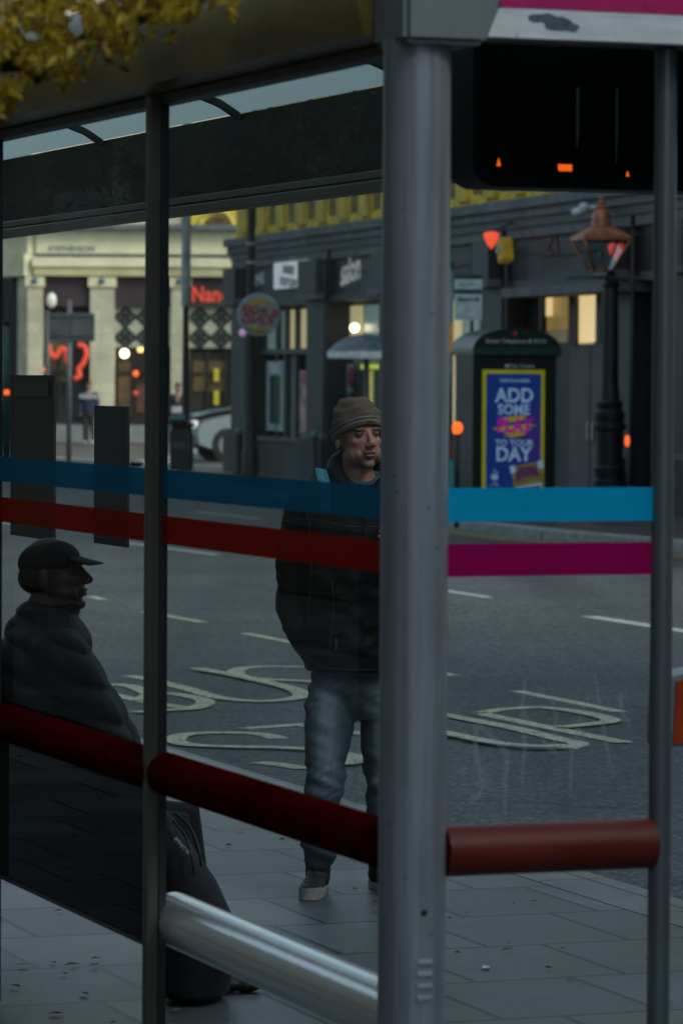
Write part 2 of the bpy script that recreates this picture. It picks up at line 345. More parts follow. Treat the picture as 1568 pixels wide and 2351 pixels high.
def stroke(bm, pts, w=.1, z=-.096):
    """flat painted ribbon on the road, pts world xy"""
    pts = [V(p[0],p[1],z) for p in pts]; Ls=[]; n=len(pts)
    for i in range(n):
        dd = pts[min(i+1,n-1)]-pts[max(i-1,0)]; nn = V(-dd.y,dd.x,0).normalized()*w/2
        zz=V(0,0,i*.0002); Ls.append((bm.verts.new(pts[i]-nn+zz), bm.verts.new(pts[i]+nn+zz)))
    for a,b in zip(Ls,Ls[1:]): bm.faces.new((a[0],b[0],b[1],a[1]))
def smoothpts(c, n=8):
    out=[]; c=[Vector(p) for p in c]; m=len(c)
    for i in range(m-1):
        p0=c[max(i-1,0)];p1=c[i];p2=c[i+1];p3=c[min(i+2,m-1)]
        for k in range(n):
            t=k/n; out.append(.5*((2*p1)+(-p0+p2)*t+(2*p0-5*p1+4*p2-p3)*t*t+(-p0+3*p1-3*p2+p3)*t**3))
    out.append(c[-1]); return out
def paint_mat(name, col):
    m = mat(name, col, .8, 0, .3, 10)
    nt=m.node_tree; n=nt.nodes; l=nt.links; b=n['Principled BSDF']
    tc=n.new('ShaderNodeTexCoord'); v=n.new('ShaderNodeTexNoise'); v.inputs['Scale'].default_value=45; v.inputs['Detail'].default_value=3; l.new(tc.outputs['Object'],v.inputs['Vector'])
    mr=n.new('ShaderNodeMapRange'); mr.inputs[1].default_value=.36; mr.inputs[2].default_value=.44; l.new(v.outputs['Fac'],mr.inputs[0])
    tr=n.new('ShaderNodeBsdfTransparent'); mi=n.new('ShaderNodeMixShader'); l.new(mr.outputs[0],mi.inputs[0]); l.new(tr.outputs[0],mi.inputs[1]); l.new(b.outputs[0],mi.inputs[2])
    l.new(mi.outputs[0],n['Material Output'].inputs['Surface']); return m
cream = paint_mat('cream_road_paint', (.46,.44,.33)); whitep = paint_mat('white_road_paint', (.5,.53,.53))
def gp(x,y): q=G(x,y,-.1); return (q.x,q.y,0)
def marks():
    # bus stop lettering, painted on the road along the kerb
    def letters(lst, wd=.115):
        bm=nb()
        for pts in lst: stroke(bm, [ (p.x,p.y) for p in smoothpts([gp(*q) for q in pts],7)], wd)
        return obj('road_marking', bm, cream)
    # B U S
    Bp=[[(205,1585),(330,1612),(440,1630)], [(215,1583),(255,1574),(300,1578),(332,1590),(345,1603),(322,1612)], [(330,1606),(355,1594),(400,1596),(455,1606),(472,1617),(445,1630),(400,1634),(310,1640)]]
    Up=[[(292,1553),(345,1562),(430,1584),(500,1604),(580,1613),(650,1611),(692,1603),(680,1590),(640,1578),(540,1556),(452,1540)]]
    Sp=[[(700,1533),(620,1532),(560,1536),(540,1546),(560,1558),(620,1564),(700,1568),(780,1576),(812,1586),(800,1598),(740,1602)]]
    props(letters(Bp+Up+Sp), kind='structure')
    S2=[[(640,1698),(600,1688),(520,1685),(430,1689),(402,1702),(430,1714),(520,1719),(640,1722),(730,1728),(800,1740),(815,1752),(790,1762),(720,1760)]]
    T2=[[(560,1675),(700,1665),(800,1658)],[(690,1666),(850,1690),(990,1716)]]
    S0=[[(590,1752),(640,1758),(700,1768)]]
    O2=[[(1300,1721),(1329,1710),(1285,1700),(1179,1675),(1100,1660),(1017,1645),(930,1634),(850,1632),(812,1643),(850,1658),(930,1672),(1017,1689),(1090,1705),(1160,1717),(1242,1723),(1300,1721)]]
    P2=[[(1104,1640),(1242,1669),(1434,1708)],[(1106,1638),(1160,1630),(1242,1627),(1320,1636),(1385,1650),(1402,1659),(1370,1666),(1285,1675)]]
    props(letters(S2+S0+T2+O2+P2), kind='structure')
    bm=nb()
    for a,b,wd in (((205,1370),(240,1378),.1),((330,1405),(466,1430),.1),((562,1455),(700,1482),.1),((830,1512),(1045,1553),.1),((1185,1588),(1424,1636),.1)):
        stroke(bm,[gp(*a)[:2],gp(*b)[:2]],wd)
    props(obj('road_marking',bm,cream), kind='structure')
    bm=nb()
    for a,b,wd in (((290,1247),(500,1275),.1),((900,1338),(1125,1373),.1),((1352,1416),(1700,1470),.16),((-60,1190),(60,1210),.1),((640,1300),(760,1318),.1),((450,1175),(600,1192),.08)):
        stroke(bm,[gp(*a)[:2],gp(*b)[:2]],wd)
    props(obj('road_marking',bm,whitep), kind='structure')
marks()

# ================================================================== SHELTER
def shelter():
    s = thing('bus_shelter', 'grey framed glass bus shelter with blue and red stripes across its panes, in the foreground', 'bus shelter', (Cw.x, Cw.y, 0), TH)
    # corner post
    bm=nb(); lathe(bm,(0,0,0),[(.071,0),(.071,.32),(.0705,.325),(.0705,2.5),(.071,2.53)],48); cp=obj('corner_post',bm,M_alu,s,'auto')
    bm=nb()
    ang = R(-70+0) - 0
    for k in range(4):
        # raised vent ribs facing the camera, right of centre
        a = -TH - math.pi/2 + .38
        z = 1.82-(2205-878+k*28)/1105
        M = Matrix.Rotation(a,4,'Z') @ Matrix.Translation((.0705,0,z))
        box(bm,-.003,.0035,-.016,.016,-.0045,.0045,M)
    obj('vent_rib',bm,mat('bright_metal',(.5,.56,.6),.3,.3),cp)
    bm=nb(); a=-TH-math.pi/2+.36; d=V(math.cos(a),math.sin(a),0); z=1.82-(2093-878)/1105
    cyl(bm,d*.069+V(0,0,z),d*.0735+V(0,0,z),.0075,.006,12); obj('bolt',bm,mat('rust_bolt',(.03,.015,.012),.6),cp,'auto')
    # wall posts
    for y in (1.79, 3.355, 4.97):
        bm=nb(); box(bm,-.044,-.012,y-.083,y-.046,0,2.53,None,.005); wp=obj('wall_post',bm,M_wallpost,s)
        bm=nb(); box(bm,-.011,.010,y-.078,y-.05,.02,2.52,None,.002); obj('glazing_bead',bm,M_darkmetal,wp)
    bm=nb(); lathe(bm,(.567,0,0),[(.024,0),(.024,2.53)],32); obj('end_post',bm,mat('end_post_paint',lin('626970'),.35,.3,.1,5),s,'auto')
    # rails
    zr=.837
    bm=nb(); cyl(bm,(.068,0,zr),(.545,0,zr),.053,n=40); obj('rail',bm,M_red,s,'auto')
    for y0,y1 in ((.068,1.71),(1.742,3.275),(3.307,4.92)):
        bm=nb(); e=.03
        rings=[(V(0,y0,zr),.05)]
        tube(bm,[(0,y0,zr),(0,y1-e,zr),(0,y1-e*.4,zr),(0,y1,zr)],[.053,.053,.047,.036],40); obj('rail',bm,M_shaded_red,s,'auto')
    # lower steel tube
    bm=nb(); cyl(bm,(0.058,.17,.455),(0.058,1.80,.455),.069,n=48); obj('lower_rail',bm,M_steel,s,'auto')
    for y0,y1 in ((1.745,3.277),(3.31,4.92)):
        bm=nb(); box(bm,-.006,.006,y0,y1,.398,.79); obj('lower_shade_panel',bm,M_shade,s)  # dark sheet put in where there is only deep shade
        bm=nb(); box(bm,-.01,.01,y0,y1,.385,.397); obj('shade_panel_trim',bm,M_black,s)
    # glass panes
    def pane(pts,m,name='glass_pane'):
        bm=nb(); poly(bm,pts); return obj(name,bm,m,s)
    for y0,y1 in ((.06,1.72),(1.735,3.28),(3.302,4.92)):
        g=pane([(0,y1,.90),(0,y0,.90),(0,y0,2.53),(0,y1,2.53)],M_glass)
    g=pane([(.065,0,.90),(.545,0,.90),(.545,0,2.53),(.065,0,2.53)],M_glass_end)
    # vinyl stripes
    def vinyl(name,col,op):
        return glass_mat(name,tuple(min(1,c*2.5) for c in col),.25,.03,0,.1,op,col)
    vb=vinyl('shaded_blue_vinyl',(.010,.15,.28),.72); vr=vinyl('shaded_red_vinyl',(.34,.015,.006),.72)  # stripe colours darkened for the unlit long wall
    vb2=mat('blue_vinyl',(.001,.52,.95),.5,0,.05,3,spec=.2); vm2=mat('magenta_vinyl',(.52,.001,.13),.5,0,.05,3,spec=.2)
    for q_,c_ in ((vb2,(.001,.62,1)),(vm2,(.62,.001,.16)),(vb,(.010,.16,.30)),(vr,(.36,.016,.006))):
        n_=q_.node_tree; t_=n_.nodes.new('ShaderNodeBsdfTranslucent'); t_.inputs[0].default_value=(*c_,1); m_=n_.nodes.new('ShaderNodeMixShader'); m_.inputs[0].default_value=.55 if q_ in (vb2,vm2) else .35
        src=n_.nodes['Material Output'].inputs['Surface'].links[0].from_socket
        n_.links.new(src,m_.inputs[1]); n_.links.new(t_.outputs[0],m_.inputs[2]); n_.links.new(m_.outputs[0],n_.nodes['Material Output'].inputs['Surface'])
    for y0,y1 in ((.075,1.72),(1.735,3.28),(3.302,4.92)):
        pane([(-.004,y1,1.527),(-.004,y0,1.527),(-.004,y0,1.598),(-.004,y1,1.598)],vb,'blue_stripe')
        pane([(-.004,y1,1.412),(-.004,y0,1.412),(-.004,y0,1.482),(-.004,y1,1.482)],vr,'red_stripe')
    pane([(.071,-.004,1.527),(.543,-.004,1.527),(.543,-.004,1.599),(.071,-.004,1.599)],vb2,'blue_stripe')
    pane([(.071,-.004,1.413),(.543,-.004,1.413),(.543,-.004,1.482),(.071,-.004,1.482)],vm2,'magenta_stripe')
    # headers
    bm=nb(); box(bm,-.02,.03,.05,7.9,2.505,2.532,None,.004); obj('glazing_channel',bm,M_darkmetal,s)
    # outer gutter beam of the long wall: rounded profile, swept along y
    prof=[(-.03,2.533),(-.085,2.545),(-.10,2.60),(-.10,2.68),(-.085,2.74),(-.05,2.785),(0,2.80),(.06,2.80),(.06,2.533)]
    bm=nb(); r0=[bm.verts.new((x,.09,z)) for x,z in prof]; r1=[bm.verts.new((x,7.9,z)) for x,z in prof]
    for i in range(len(prof)): j=(i+1)%len(prof); bm.faces.new((r0[i],r0[j],r1[j],r1[i]))
    bm.faces.new(r0); bm.faces.new(r1[::-1]); obj('gutter_beam',bm,M_beam,s,'auto')
    # corner cap
    bm=nb()
    poly_pts=[(-.066,2.514),(.115,2.514),(.152,2.62),(.17,2.86),(-.066,2.86)]
    prism(bm,poly_pts,-.10,.088); bmesh.ops.bevel(bm,geom=[e for e in bm.edges],offset=.012,segments=3,affect='EDGES'); obj('corner_cap',bm,mat('cap_grey',lin('7d8688'),.45,.1,.12,4),s)
    # end fascia
    bm=nb(); prism(bm,[(.118,2.532),(1.75,2.532),(1.75,2.592),(.143,2.592)],-.095,-.05); obj('fascia_strip',bm,M_white,s)
    bm=nb(); prism(bm,[(.145,2.594),(1.75,2.594),(1.75,2.678),(.165,2.678)],-.093,-.05); obj('fascia_panel',bm,M_magenta,s)
    bm=nb(); prism(bm,[(.168,2.68),(1.75,2.68),(1.75,2.86),(.19,2.86)],-.093,-.05); obj('fascia_panel',bm,M_bluef,s)
    # peeled patch
    bm=nb(); rr=random.Random(3)
    for (cx,cz,rx,rz) in ((.245,2.574,.035,.010),(.275,2.565,.03,.012),(.30,2.558,.02,.010),(.262,2.558,.016,.007)):
        pts=[(cx+rx*math.cos(t)*(1+rr.uniform(-.25,.25)),-.0962-.0003*cx,cz+rz*math.sin(t)*(1+rr.uniform(-.3,.3))) for t in [2*math.pi*k/14 for k in range(14)]]
        poly(bm,pts)
    obj('worn_patch',bm,mat('worn_grey',lin('5b6270'),.7,0,.3,60),s)
    bm=nb(); box(bm,.075,1.75,-.049,.04,2.531,2.70); obj('fascia_core',bm,M_black,s)
    # roof panels and rafters, then the roadside fascia
    M_roof=mat('frosted_roof',(.45,.55,.55),.4,0,.12,2.5)
    _n=M_roof.node_tree; _t=_n.nodes.new('ShaderNodeBsdfTranslucent'); _t.inputs[0].default_value=(.36,.45,.46,1); _m=_n.nodes.new('ShaderNodeMixShader'); _m.inputs[0].default_value=.75
    _n.links.new(_n.nodes['Principled BSDF'].outputs[0],_m.inputs[1]); _n.links.new(_t.outputs[0],_m.inputs[2]); _n.links.new(_m.outputs[0],_n.nodes['Material Output'].inputs['Surface'])
    ys=[-.04,1.28,2.81,4.34,5.87,7.40,7.9]
    rp=[(.062,2.72),(.25,2.775),(.5,2.80),(.75,2.79),(.93,2.755),(1.02,2.722),(1.083,2.683)]
    for a,b in zip(ys,ys[1:]):
        bm=nb()
        for (xa,za),(xb,zb) in zip(rp,rp[1:]): poly(bm,[(xa,a+.02,za),(xb,a+.02,zb),(xb,b-.02,zb),(xa,b-.02,za)])
        obj('roof_panel',bm,M_roof,s,True)
    for y in ys:
        bm=nb(); q=rp+[(x,z-.022) for x,z in rp[::-1]]
        prism(bm,q,y-.019,y+.019); obj('rafter',bm,M_darkmetal,s)
    M_ff=mat('dark_fascia',(.010,.011,.008),.55,0,.4,5,spec=.2)  # leaf reflections painted as paler mottling in the fascia colour
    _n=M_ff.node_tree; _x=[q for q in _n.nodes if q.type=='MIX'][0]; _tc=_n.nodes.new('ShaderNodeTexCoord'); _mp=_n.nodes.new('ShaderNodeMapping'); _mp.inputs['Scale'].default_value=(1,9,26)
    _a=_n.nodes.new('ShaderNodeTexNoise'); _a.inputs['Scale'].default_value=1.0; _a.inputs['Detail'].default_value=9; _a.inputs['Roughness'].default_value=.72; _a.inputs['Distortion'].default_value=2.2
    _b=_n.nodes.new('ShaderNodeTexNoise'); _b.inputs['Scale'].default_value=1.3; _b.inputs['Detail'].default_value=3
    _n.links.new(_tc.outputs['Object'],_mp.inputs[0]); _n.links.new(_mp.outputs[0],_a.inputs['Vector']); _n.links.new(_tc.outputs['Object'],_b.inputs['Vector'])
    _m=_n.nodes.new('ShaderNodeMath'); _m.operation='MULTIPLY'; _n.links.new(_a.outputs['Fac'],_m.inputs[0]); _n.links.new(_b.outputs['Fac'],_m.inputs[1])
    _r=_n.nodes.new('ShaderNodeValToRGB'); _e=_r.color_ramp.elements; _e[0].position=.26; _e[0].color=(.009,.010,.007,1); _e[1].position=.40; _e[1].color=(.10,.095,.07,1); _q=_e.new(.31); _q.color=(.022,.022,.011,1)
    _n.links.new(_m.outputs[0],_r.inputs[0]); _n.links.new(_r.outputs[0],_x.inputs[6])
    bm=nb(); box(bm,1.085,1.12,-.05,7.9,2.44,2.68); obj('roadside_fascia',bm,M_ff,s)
    bm=nb(); box(bm,1.070,1.13,-.05,7.9,2.412,2.437,None,.004); obj('roadside_trim',bm,M_wallpost,s)
    bm=nb(); box(bm,1.060,1.12,-.05,7.9,2.375,2.407,None,.004); obj('roadside_trim',bm,M_wallpost,s)
    # roadside screen with the dark backs of two notices
    for px0,px1,y0,y1 in ((30,130,862,1236),(222,299,932,1252)):
        # on plane local x = 1.02
        def loc(px):
            r=ray(px,1050); nrm=E; t=((V(Cw.x,Cw.y,0)+E*1.02-V(0,0,0)).dot(nrm))/r.dot(nrm); q=CAM+r*t
            dv=q-V(Cw.x,Cw.y,0); return dv.dot(W), q.y
        a,Ya=loc(px0); b,Yb=loc(px1); Ym=(Ya+Yb)/2
        z1=CAMZ+(872-y0)*Ym/K; z0=CAMZ-(y1-872)*Ym/K
        bm=nb(); box(bm,1.01,1.018,b,a,z0,z1); nb_=obj('notice_board',bm,mat('notice_back',(.028,.027,.018),.6),s)
        if px0==30:
            bm=nb(); zz=z1-.02
            box(bm,1.004,1.0095,b+.06,a-.07,zz-.06,zz); obj('notice_label',bm,mat('label_grey',(.055,.058,.055),.6),nb_)
    bm=nb()
    poly(bm,[(1.022,5.0,.2),(1.022,3.05,.2),(1.022,3.05,2.375),(1.022,5.0,2.375)]); obj('glass_pane',bm,glass_mat('screen_glass',(.93,.95,.95),.35,.04),s)
    # seat behind the sheet that stands for shade
    bm=nb(); box(bm,.12,.42,3.1,4.9,.46,.50,None,.01); st=obj('seat',bm,mat('seat_dark',(.02,.02,.02),.4),s)
    for y in (4.6,4.8):
        bm=nb(); box(bm,.24,.30,y,y+.05,0,.46); obj('seat_bracket',bm,M_darkmetal,s)
    # scratched graffiti on end glass
    bm=nb()
    def sp(pts,w):
        q=[]
        for x,y in pts:
            r=ray(x,y); t=((V(Cw.x,Cw.y,0)-W*.006).dot(W)-CAM.dot(W)+0)/r.dot(W) ; p=CAM+r*t; dv=p-V(Cw.x,Cw.y,0); q.append(V(dv.dot(E),-.006,p.z))
        q=smoothpts(q,5); Ls=[]
        for i in range(len(q)):
            dd=q[min(i+1,len(q)-1)]-q[max(i-1,0)]; nn=V(-dd.z,0,dd.x).normalized()*w/2*(.5+.5*math.sin(math.pi*min(1,(i+1)/(len(q)+1))))
            Ls.append((bm.verts.new(q[i]-nn),bm.verts.new(q[i]+nn)))
        for a,b in zip(Ls,Ls[1:]): bm.faces.new((a[0],b[0],b[1],a[1]))
    for pts,wd in (([(1095,1655),(1092,1720),(1108,1800),(1088,1835),(1072,1838)],.013),([(1098,1660),(1135,1700),(1162,1730),(1160,1800),(1160,1880)],.012),
                   ([(1205,1560),(1200,1640),(1203,1720),(1198,1805)],.010),([(1205,1640),(1240,1690),(1272,1725),(1275,1640),(1265,1600)],.008),
                   ([(1310,1820),(1312,1740),(1335,1640),(1350,1600)],.009),([(1365,1550),(1378,1620),(1390,1700),(1410,1790)],.009),([(1425,1590),(1428,1640),(1448,1660)],.010),([(1325,1700),(1390,1685)],.005)):
        sp(pts,wd)
    sm=glass_mat('scratch_white',(1,1,1),0,.0,0,.5,.17,(.55,.62,.62)); obj('scratched_tag',bm,sm,s)
    # hanging display
    return s
SH = shelter()

def display():
    d = thing('information_display', 'black hanging information display with rounded corners and small amber lights, under the shelter roof', 'display', L(.13,.95,0), TH)
    # local x along E; find px extents
    Yd=L(.3,.95).y; 
    def lx(px):
        r=ray(px,300); t=((L(0,.95)-V(0,0,0)).dot(W)-CAM.dot(W))/r.dot(W); p=CAM+r*t; return (p-L(.13,.95)).dot(E), p.y
    x0,Y0=lx(1086); x1,Y1=lx(1760)
    zb=CAMZ+(876-427)*Y0/K
    # rounded-bottom outline
    def outline(x0,x1,z0,z1,r,n=8):
        pts=[(x0,z1)]
        pts+=[(x0+r-r*math.cos(t),z0+r-r*math.sin(t)) for t in [math.pi/2*k/n for k in range(n+1)]]
        pts+=[(x1-r+r*math.sin(t),z0+r-r*math.cos(t)) for t in [math.pi/2*k/n for k in range(n+1)]]
        pts+=[(x1,z1)]; return pts
    bm=nb(); prism(bm,outline(x0,x1,zb,2.72,.06),0,.16); obj('housing',bm,mat('housing_black',(.004,.005,.006),.45,spec=.15),d,'auto')
    bm=nb(); prism(bm,outline(x0+.022,x1-.022,zb+.03,2.70,.045),-.006,-.001); obj('screen',bm,mat('screen_black',(.002,.002,.002),.3,spec=.12),d,'auto')
    am=mat('amber_light',(.3,.05,.01),.5,emit=(1,.13,.01),estr=.9)
    def spot(px,py,wd,ht,nn=1):
        a,Ya=lx(px); z=CAMZ+(876-py)*Ya/K; bm=nb()
        if nn==1:
            prism(bm,[(a-wd/2,z-ht/2),(a+wd/2,z-ht/2),(a,z+ht/2)],-.011,-.007)
        else:
            for k in range(nn):
                xx=a-wd/2+wd*k/(nn-1); prism(bm,[(xx-.0012,z-ht*.3),(xx+.0012,z-ht*.3),(xx,z+ht/2),(xx-.0024,z+ht/2)],-.011,-.007)
            box(bm,a-wd/2,a+wd/2,-.011,-.007,z-ht/2,z-ht*.3)
        obj('indicator_light',bm,am,d)
    spot(1142,372,.010,.018); spot(1295,384,.032,.016,9); spot(1438,397,.008,.012)
    for px,wd,zlo in ((1322,.020,340),(1412,.016,375)):
        a,Ya=lx(px); zt=2.52; zl=CAMZ+(876-zlo)*Ya/K
        bm=nb(); tube(bm,[(a,-.006,zt),(a,-.0075,zt-.1),(a,-.006,zl)],[wd*.5,wd*.5,wd*.15],10,True,.25); obj('painted_highlight',bm,mat('highlight_grey',(.22,.24,.24),.3,.2),d,'auto')  # vertical highlights on the display, painted as pale grey strips
    for a in (x0+.1,x1-.1):
        bm=nb(); cyl(bm,(a,.08,2.60),(a,.08,2.69),.012); obj('hanger',bm,M_darkmetal,d)
display()

def side_sign():
    # red-orange box with pale rim beyond the thin post
    Y=8.6
    c=P(1600,1640,Y)
    s=thing('equipment_box','small red orange box with pale rim beside the shelter end, at the right edge','box',(c.x,c.y,0),TH)
    wz=.088; x0=-65*Y/K
    def o2(g): return [(x0-g,c.z-wz*.80-g),(x0-g+.006,c.z+wz-.01+g),(.10+g,c.z+wz*1.2+g),(.10+g,c.z-wz*.55-g)]
    bm=nb(); prism(bm,o2(0.006),0.002,.12); bmesh.ops.bevel(bm,geom=list(bm.edges),offset=.004,segments=2,affect='EDGES'); obj('rim',bm,mat('pale_rim',lin('8a9498'),.4),s)
    bm=nb(); prism(bm,o2(-.004),-.004,.0); obj('front_panel',bm,mat('red_orange_panel',(.42,.045,.008),.4),s)
    bm=nb(); cyl(bm,(.06,.06,0),(.06,.06,c.z-wz*.8),.025); obj('stand',bm,M_darkmetal,s,'auto')
side_sign()

# ================================================================== PEOPLE
def headM(c, yaw, pitch=0, roll=0, s=1.0):
    return Matrix.Translation(c) @ Matrix.Rotation(yaw,4,'Z') @ Matrix.Rotation(roll,4,'Y') @ Matrix.Rotation(pitch,4,'X') @ Matrix.Scale(s,4)
def add_head(bm, M):
    ell(bm,(0,.014,.03),(.074,.094,.088),M); ell(bm,(0,-.028,-.02),(.061,.064,.078),M); ell(bm,(0,-.03,-.068),(.052,.052,.044),M)
    ell(bm,(0,-.073,-.100),(.022,.017,.017),M,2)
    for s in (-1,1):
        ell(bm,(s*.038,-.058,-.020),(.020,.020,.018),M,2); ell(bm,(s*.030,-.058,-.062),(.022,.022,.026),M,2); ell(bm,(s*.029,-.082,.024),(.023,.012,.008),M,2)
        ell(bm,(s*.079,.012,-.012),(.009,.018,.031),M,2); ell(bm,(s*.012,-.103,-.036),(.009,.011,.008),M,2)
        ell(bm,(s*.046,-.028,-.066),(.019,.038,.036),M,2)
    b2=bm
    pts=[M@V(0,-.083,.018),M@V(0,-.097,-.005),M@V(0,-.112,-.028)]; caps(b2,pts,[.009,.0095,.0125],10)
    ell(bm,(0,-.090,-.058),(.025,.012,.0062),M,2); ell(bm,(0,-.088,-.071),(.020,.012,.0070),M,2)
def head_finish(o, M, skin=(.52,.25,.18), brow=(.05,.035,.03), stub=.0, full=True):
    a=coords(o); Mi=np.array(M.inverted()); h=a@Mi[:3,:3].T+Mi[:3,3]
    x,y,z=h[:,0],h[:,1],h[:,2]
    front=(y<-.03)
    for s in (-1,1):
        g=np.exp(-(((x-s*.031)/.0165)**2+((z-.003)/.0095)**2))*front*.0125
        h[:,1]+=g
        g=np.exp(-(((x-s*.020)/.006)**2+((z+.036)/.006)**2))*front*.003; h[:,1]+=g
    h[:,1]+=np.exp(-((x/.022)**2+((z+.0645+8*x*x)/.0028)**2))*front*.005
    h[:,1]+=np.exp(-((x/.016)**2+((z+.083)/.007)**2))*front*.004
    Mf=np.array(M); setco(o,h@Mf[:3,:3].T+Mf[:3,3])
    c=np.tile(np.array(skin),(len(h),1)); x,y,z=h[:,0],h[:,1],h[:,2]
    hd=(z>-.14)&(np.abs(x)<.1)&(np.abs(y)<.14)
    def mixc(mask,col):
        nonlocal c; mask=(mask*hd)[:,None]; c=c*(1-mask)+np.array(col)*mask
    if stub: mixc(np.clip((-.04-z)/.03,0,1)*stub*(np.exp(-((z+.065)/.008)**2)*-.6+1)*front,(skin[0]*.45,skin[1]*.5,skin[2]*.55))
    for s in (-1,1):
        mixc(np.exp(-(((x-s*.042)/.02)**2+((z+.03)/.018)**2))*.45*front,(skin[0]*1.05,skin[1]*.6,skin[2]*.6))
        mixc(np.exp(-(((x-s*.031)/.018)**2+((z-.003)/.010)**2))*.45*front,(skin[0]*.5,skin[1]*.45,skin[2]*.45))
        mixc(np.exp(-(((x-s*.031)/.021)**4+((z-.0245-.003*np.cos((x-s*.03)*60))/.0045)**4))*.85*front,brow)
        mixc(np.exp(-(((x-s*.012)/.005)**2+((z+.044)/.004)**2))*.7*front,(.04,.015,.012))
    mixc(np.exp(-((x/.021)**4+((z+.0645)/.0095)**4))*.45*front,(skin[0]*.85,skin[1]*.48,skin[2]*.5))
    mixc(np.exp(-((x/.021)**4+((z+.0645+5*x*x)/.0022)**2))*.8*front,(.03,.01,.01))
    setcol(o,c)
def eyes(M, parent, org):
    for s in (-1,1):
        bm=nb(); ell(bm,(s*.031,-.0715,.004),.0122,Matrix.Translation(-org)@M,3); e=obj('eye',bm,mat('eye_white',(.16,.145,.135),.35),parent,True)
        bm=nb(); ell(bm,(s*.031,-.0792,.004),(.0058,.0058,.0058),Matrix.Translation(-org)@M,2); obj('iris',bm,mat('iris',(.02,.018,.015),.1),e,True)
        bm=nb(); ell(bm,(s*.031,-.0725,.0098),(.0155,.0140,.0072),Matrix.Translation(-org)@M,2); obj('eyelid',bm,mat('eyelid_skin',(.36,.17,.12),.5),e,True)
def hand(bm, wrist, d, up, s=1.0, curl=.5, side=1):
    """palm plus five fingers; d pointing to fingers, up = back of hand"""
    d=d.normalized(); up=(up-d*up.dot(d)).normalized(); r=d.cross(up)*side
    tube(bm,[wrist-d*.02,wrist+d*.01,wrist+d*.05*s,wrist+d*.095*s],[.026*s,.027*s,.037*s,.038*s],12,True,.5)
    ell(bm,wrist+d*.05*s,.028*s)
    for i,(o,ln) in enumerate(((-.03,.068),(-.010,.078),(.010,.073),(.029,.057))):
        p=wrist+d*.088*s+r*o*s; dd=d.copy(); pts=[p]; 
        for k,f in enumerate((.45,.3,.25)):
            a=curl*(.5+.5*k); dd=(dd*math.cos(a)-up*math.sin(a)).normalized(); p=p+dd*ln*f*s; pts.append(p)
        caps(bm,pts,[.0098*s,.0092*s,.0082*s,.0068*s],8)
    p=wrist+d*.03*s-r*.028*s; pts=[p,p+(d*.6-r*.75-up*.3).normalized()*.035*s,p+(d*.6-r*.75-up*.3).normalized()*.035*s+(d*.9-r*.1-up*.5).normalized()*.032*s]
    caps(bm,pts,[.013*s,.011*s,.0085*s],8)

M_skin=attr_mat('skin',.5,.05,300)
def sub(o): return Matrix.Translation(-o)

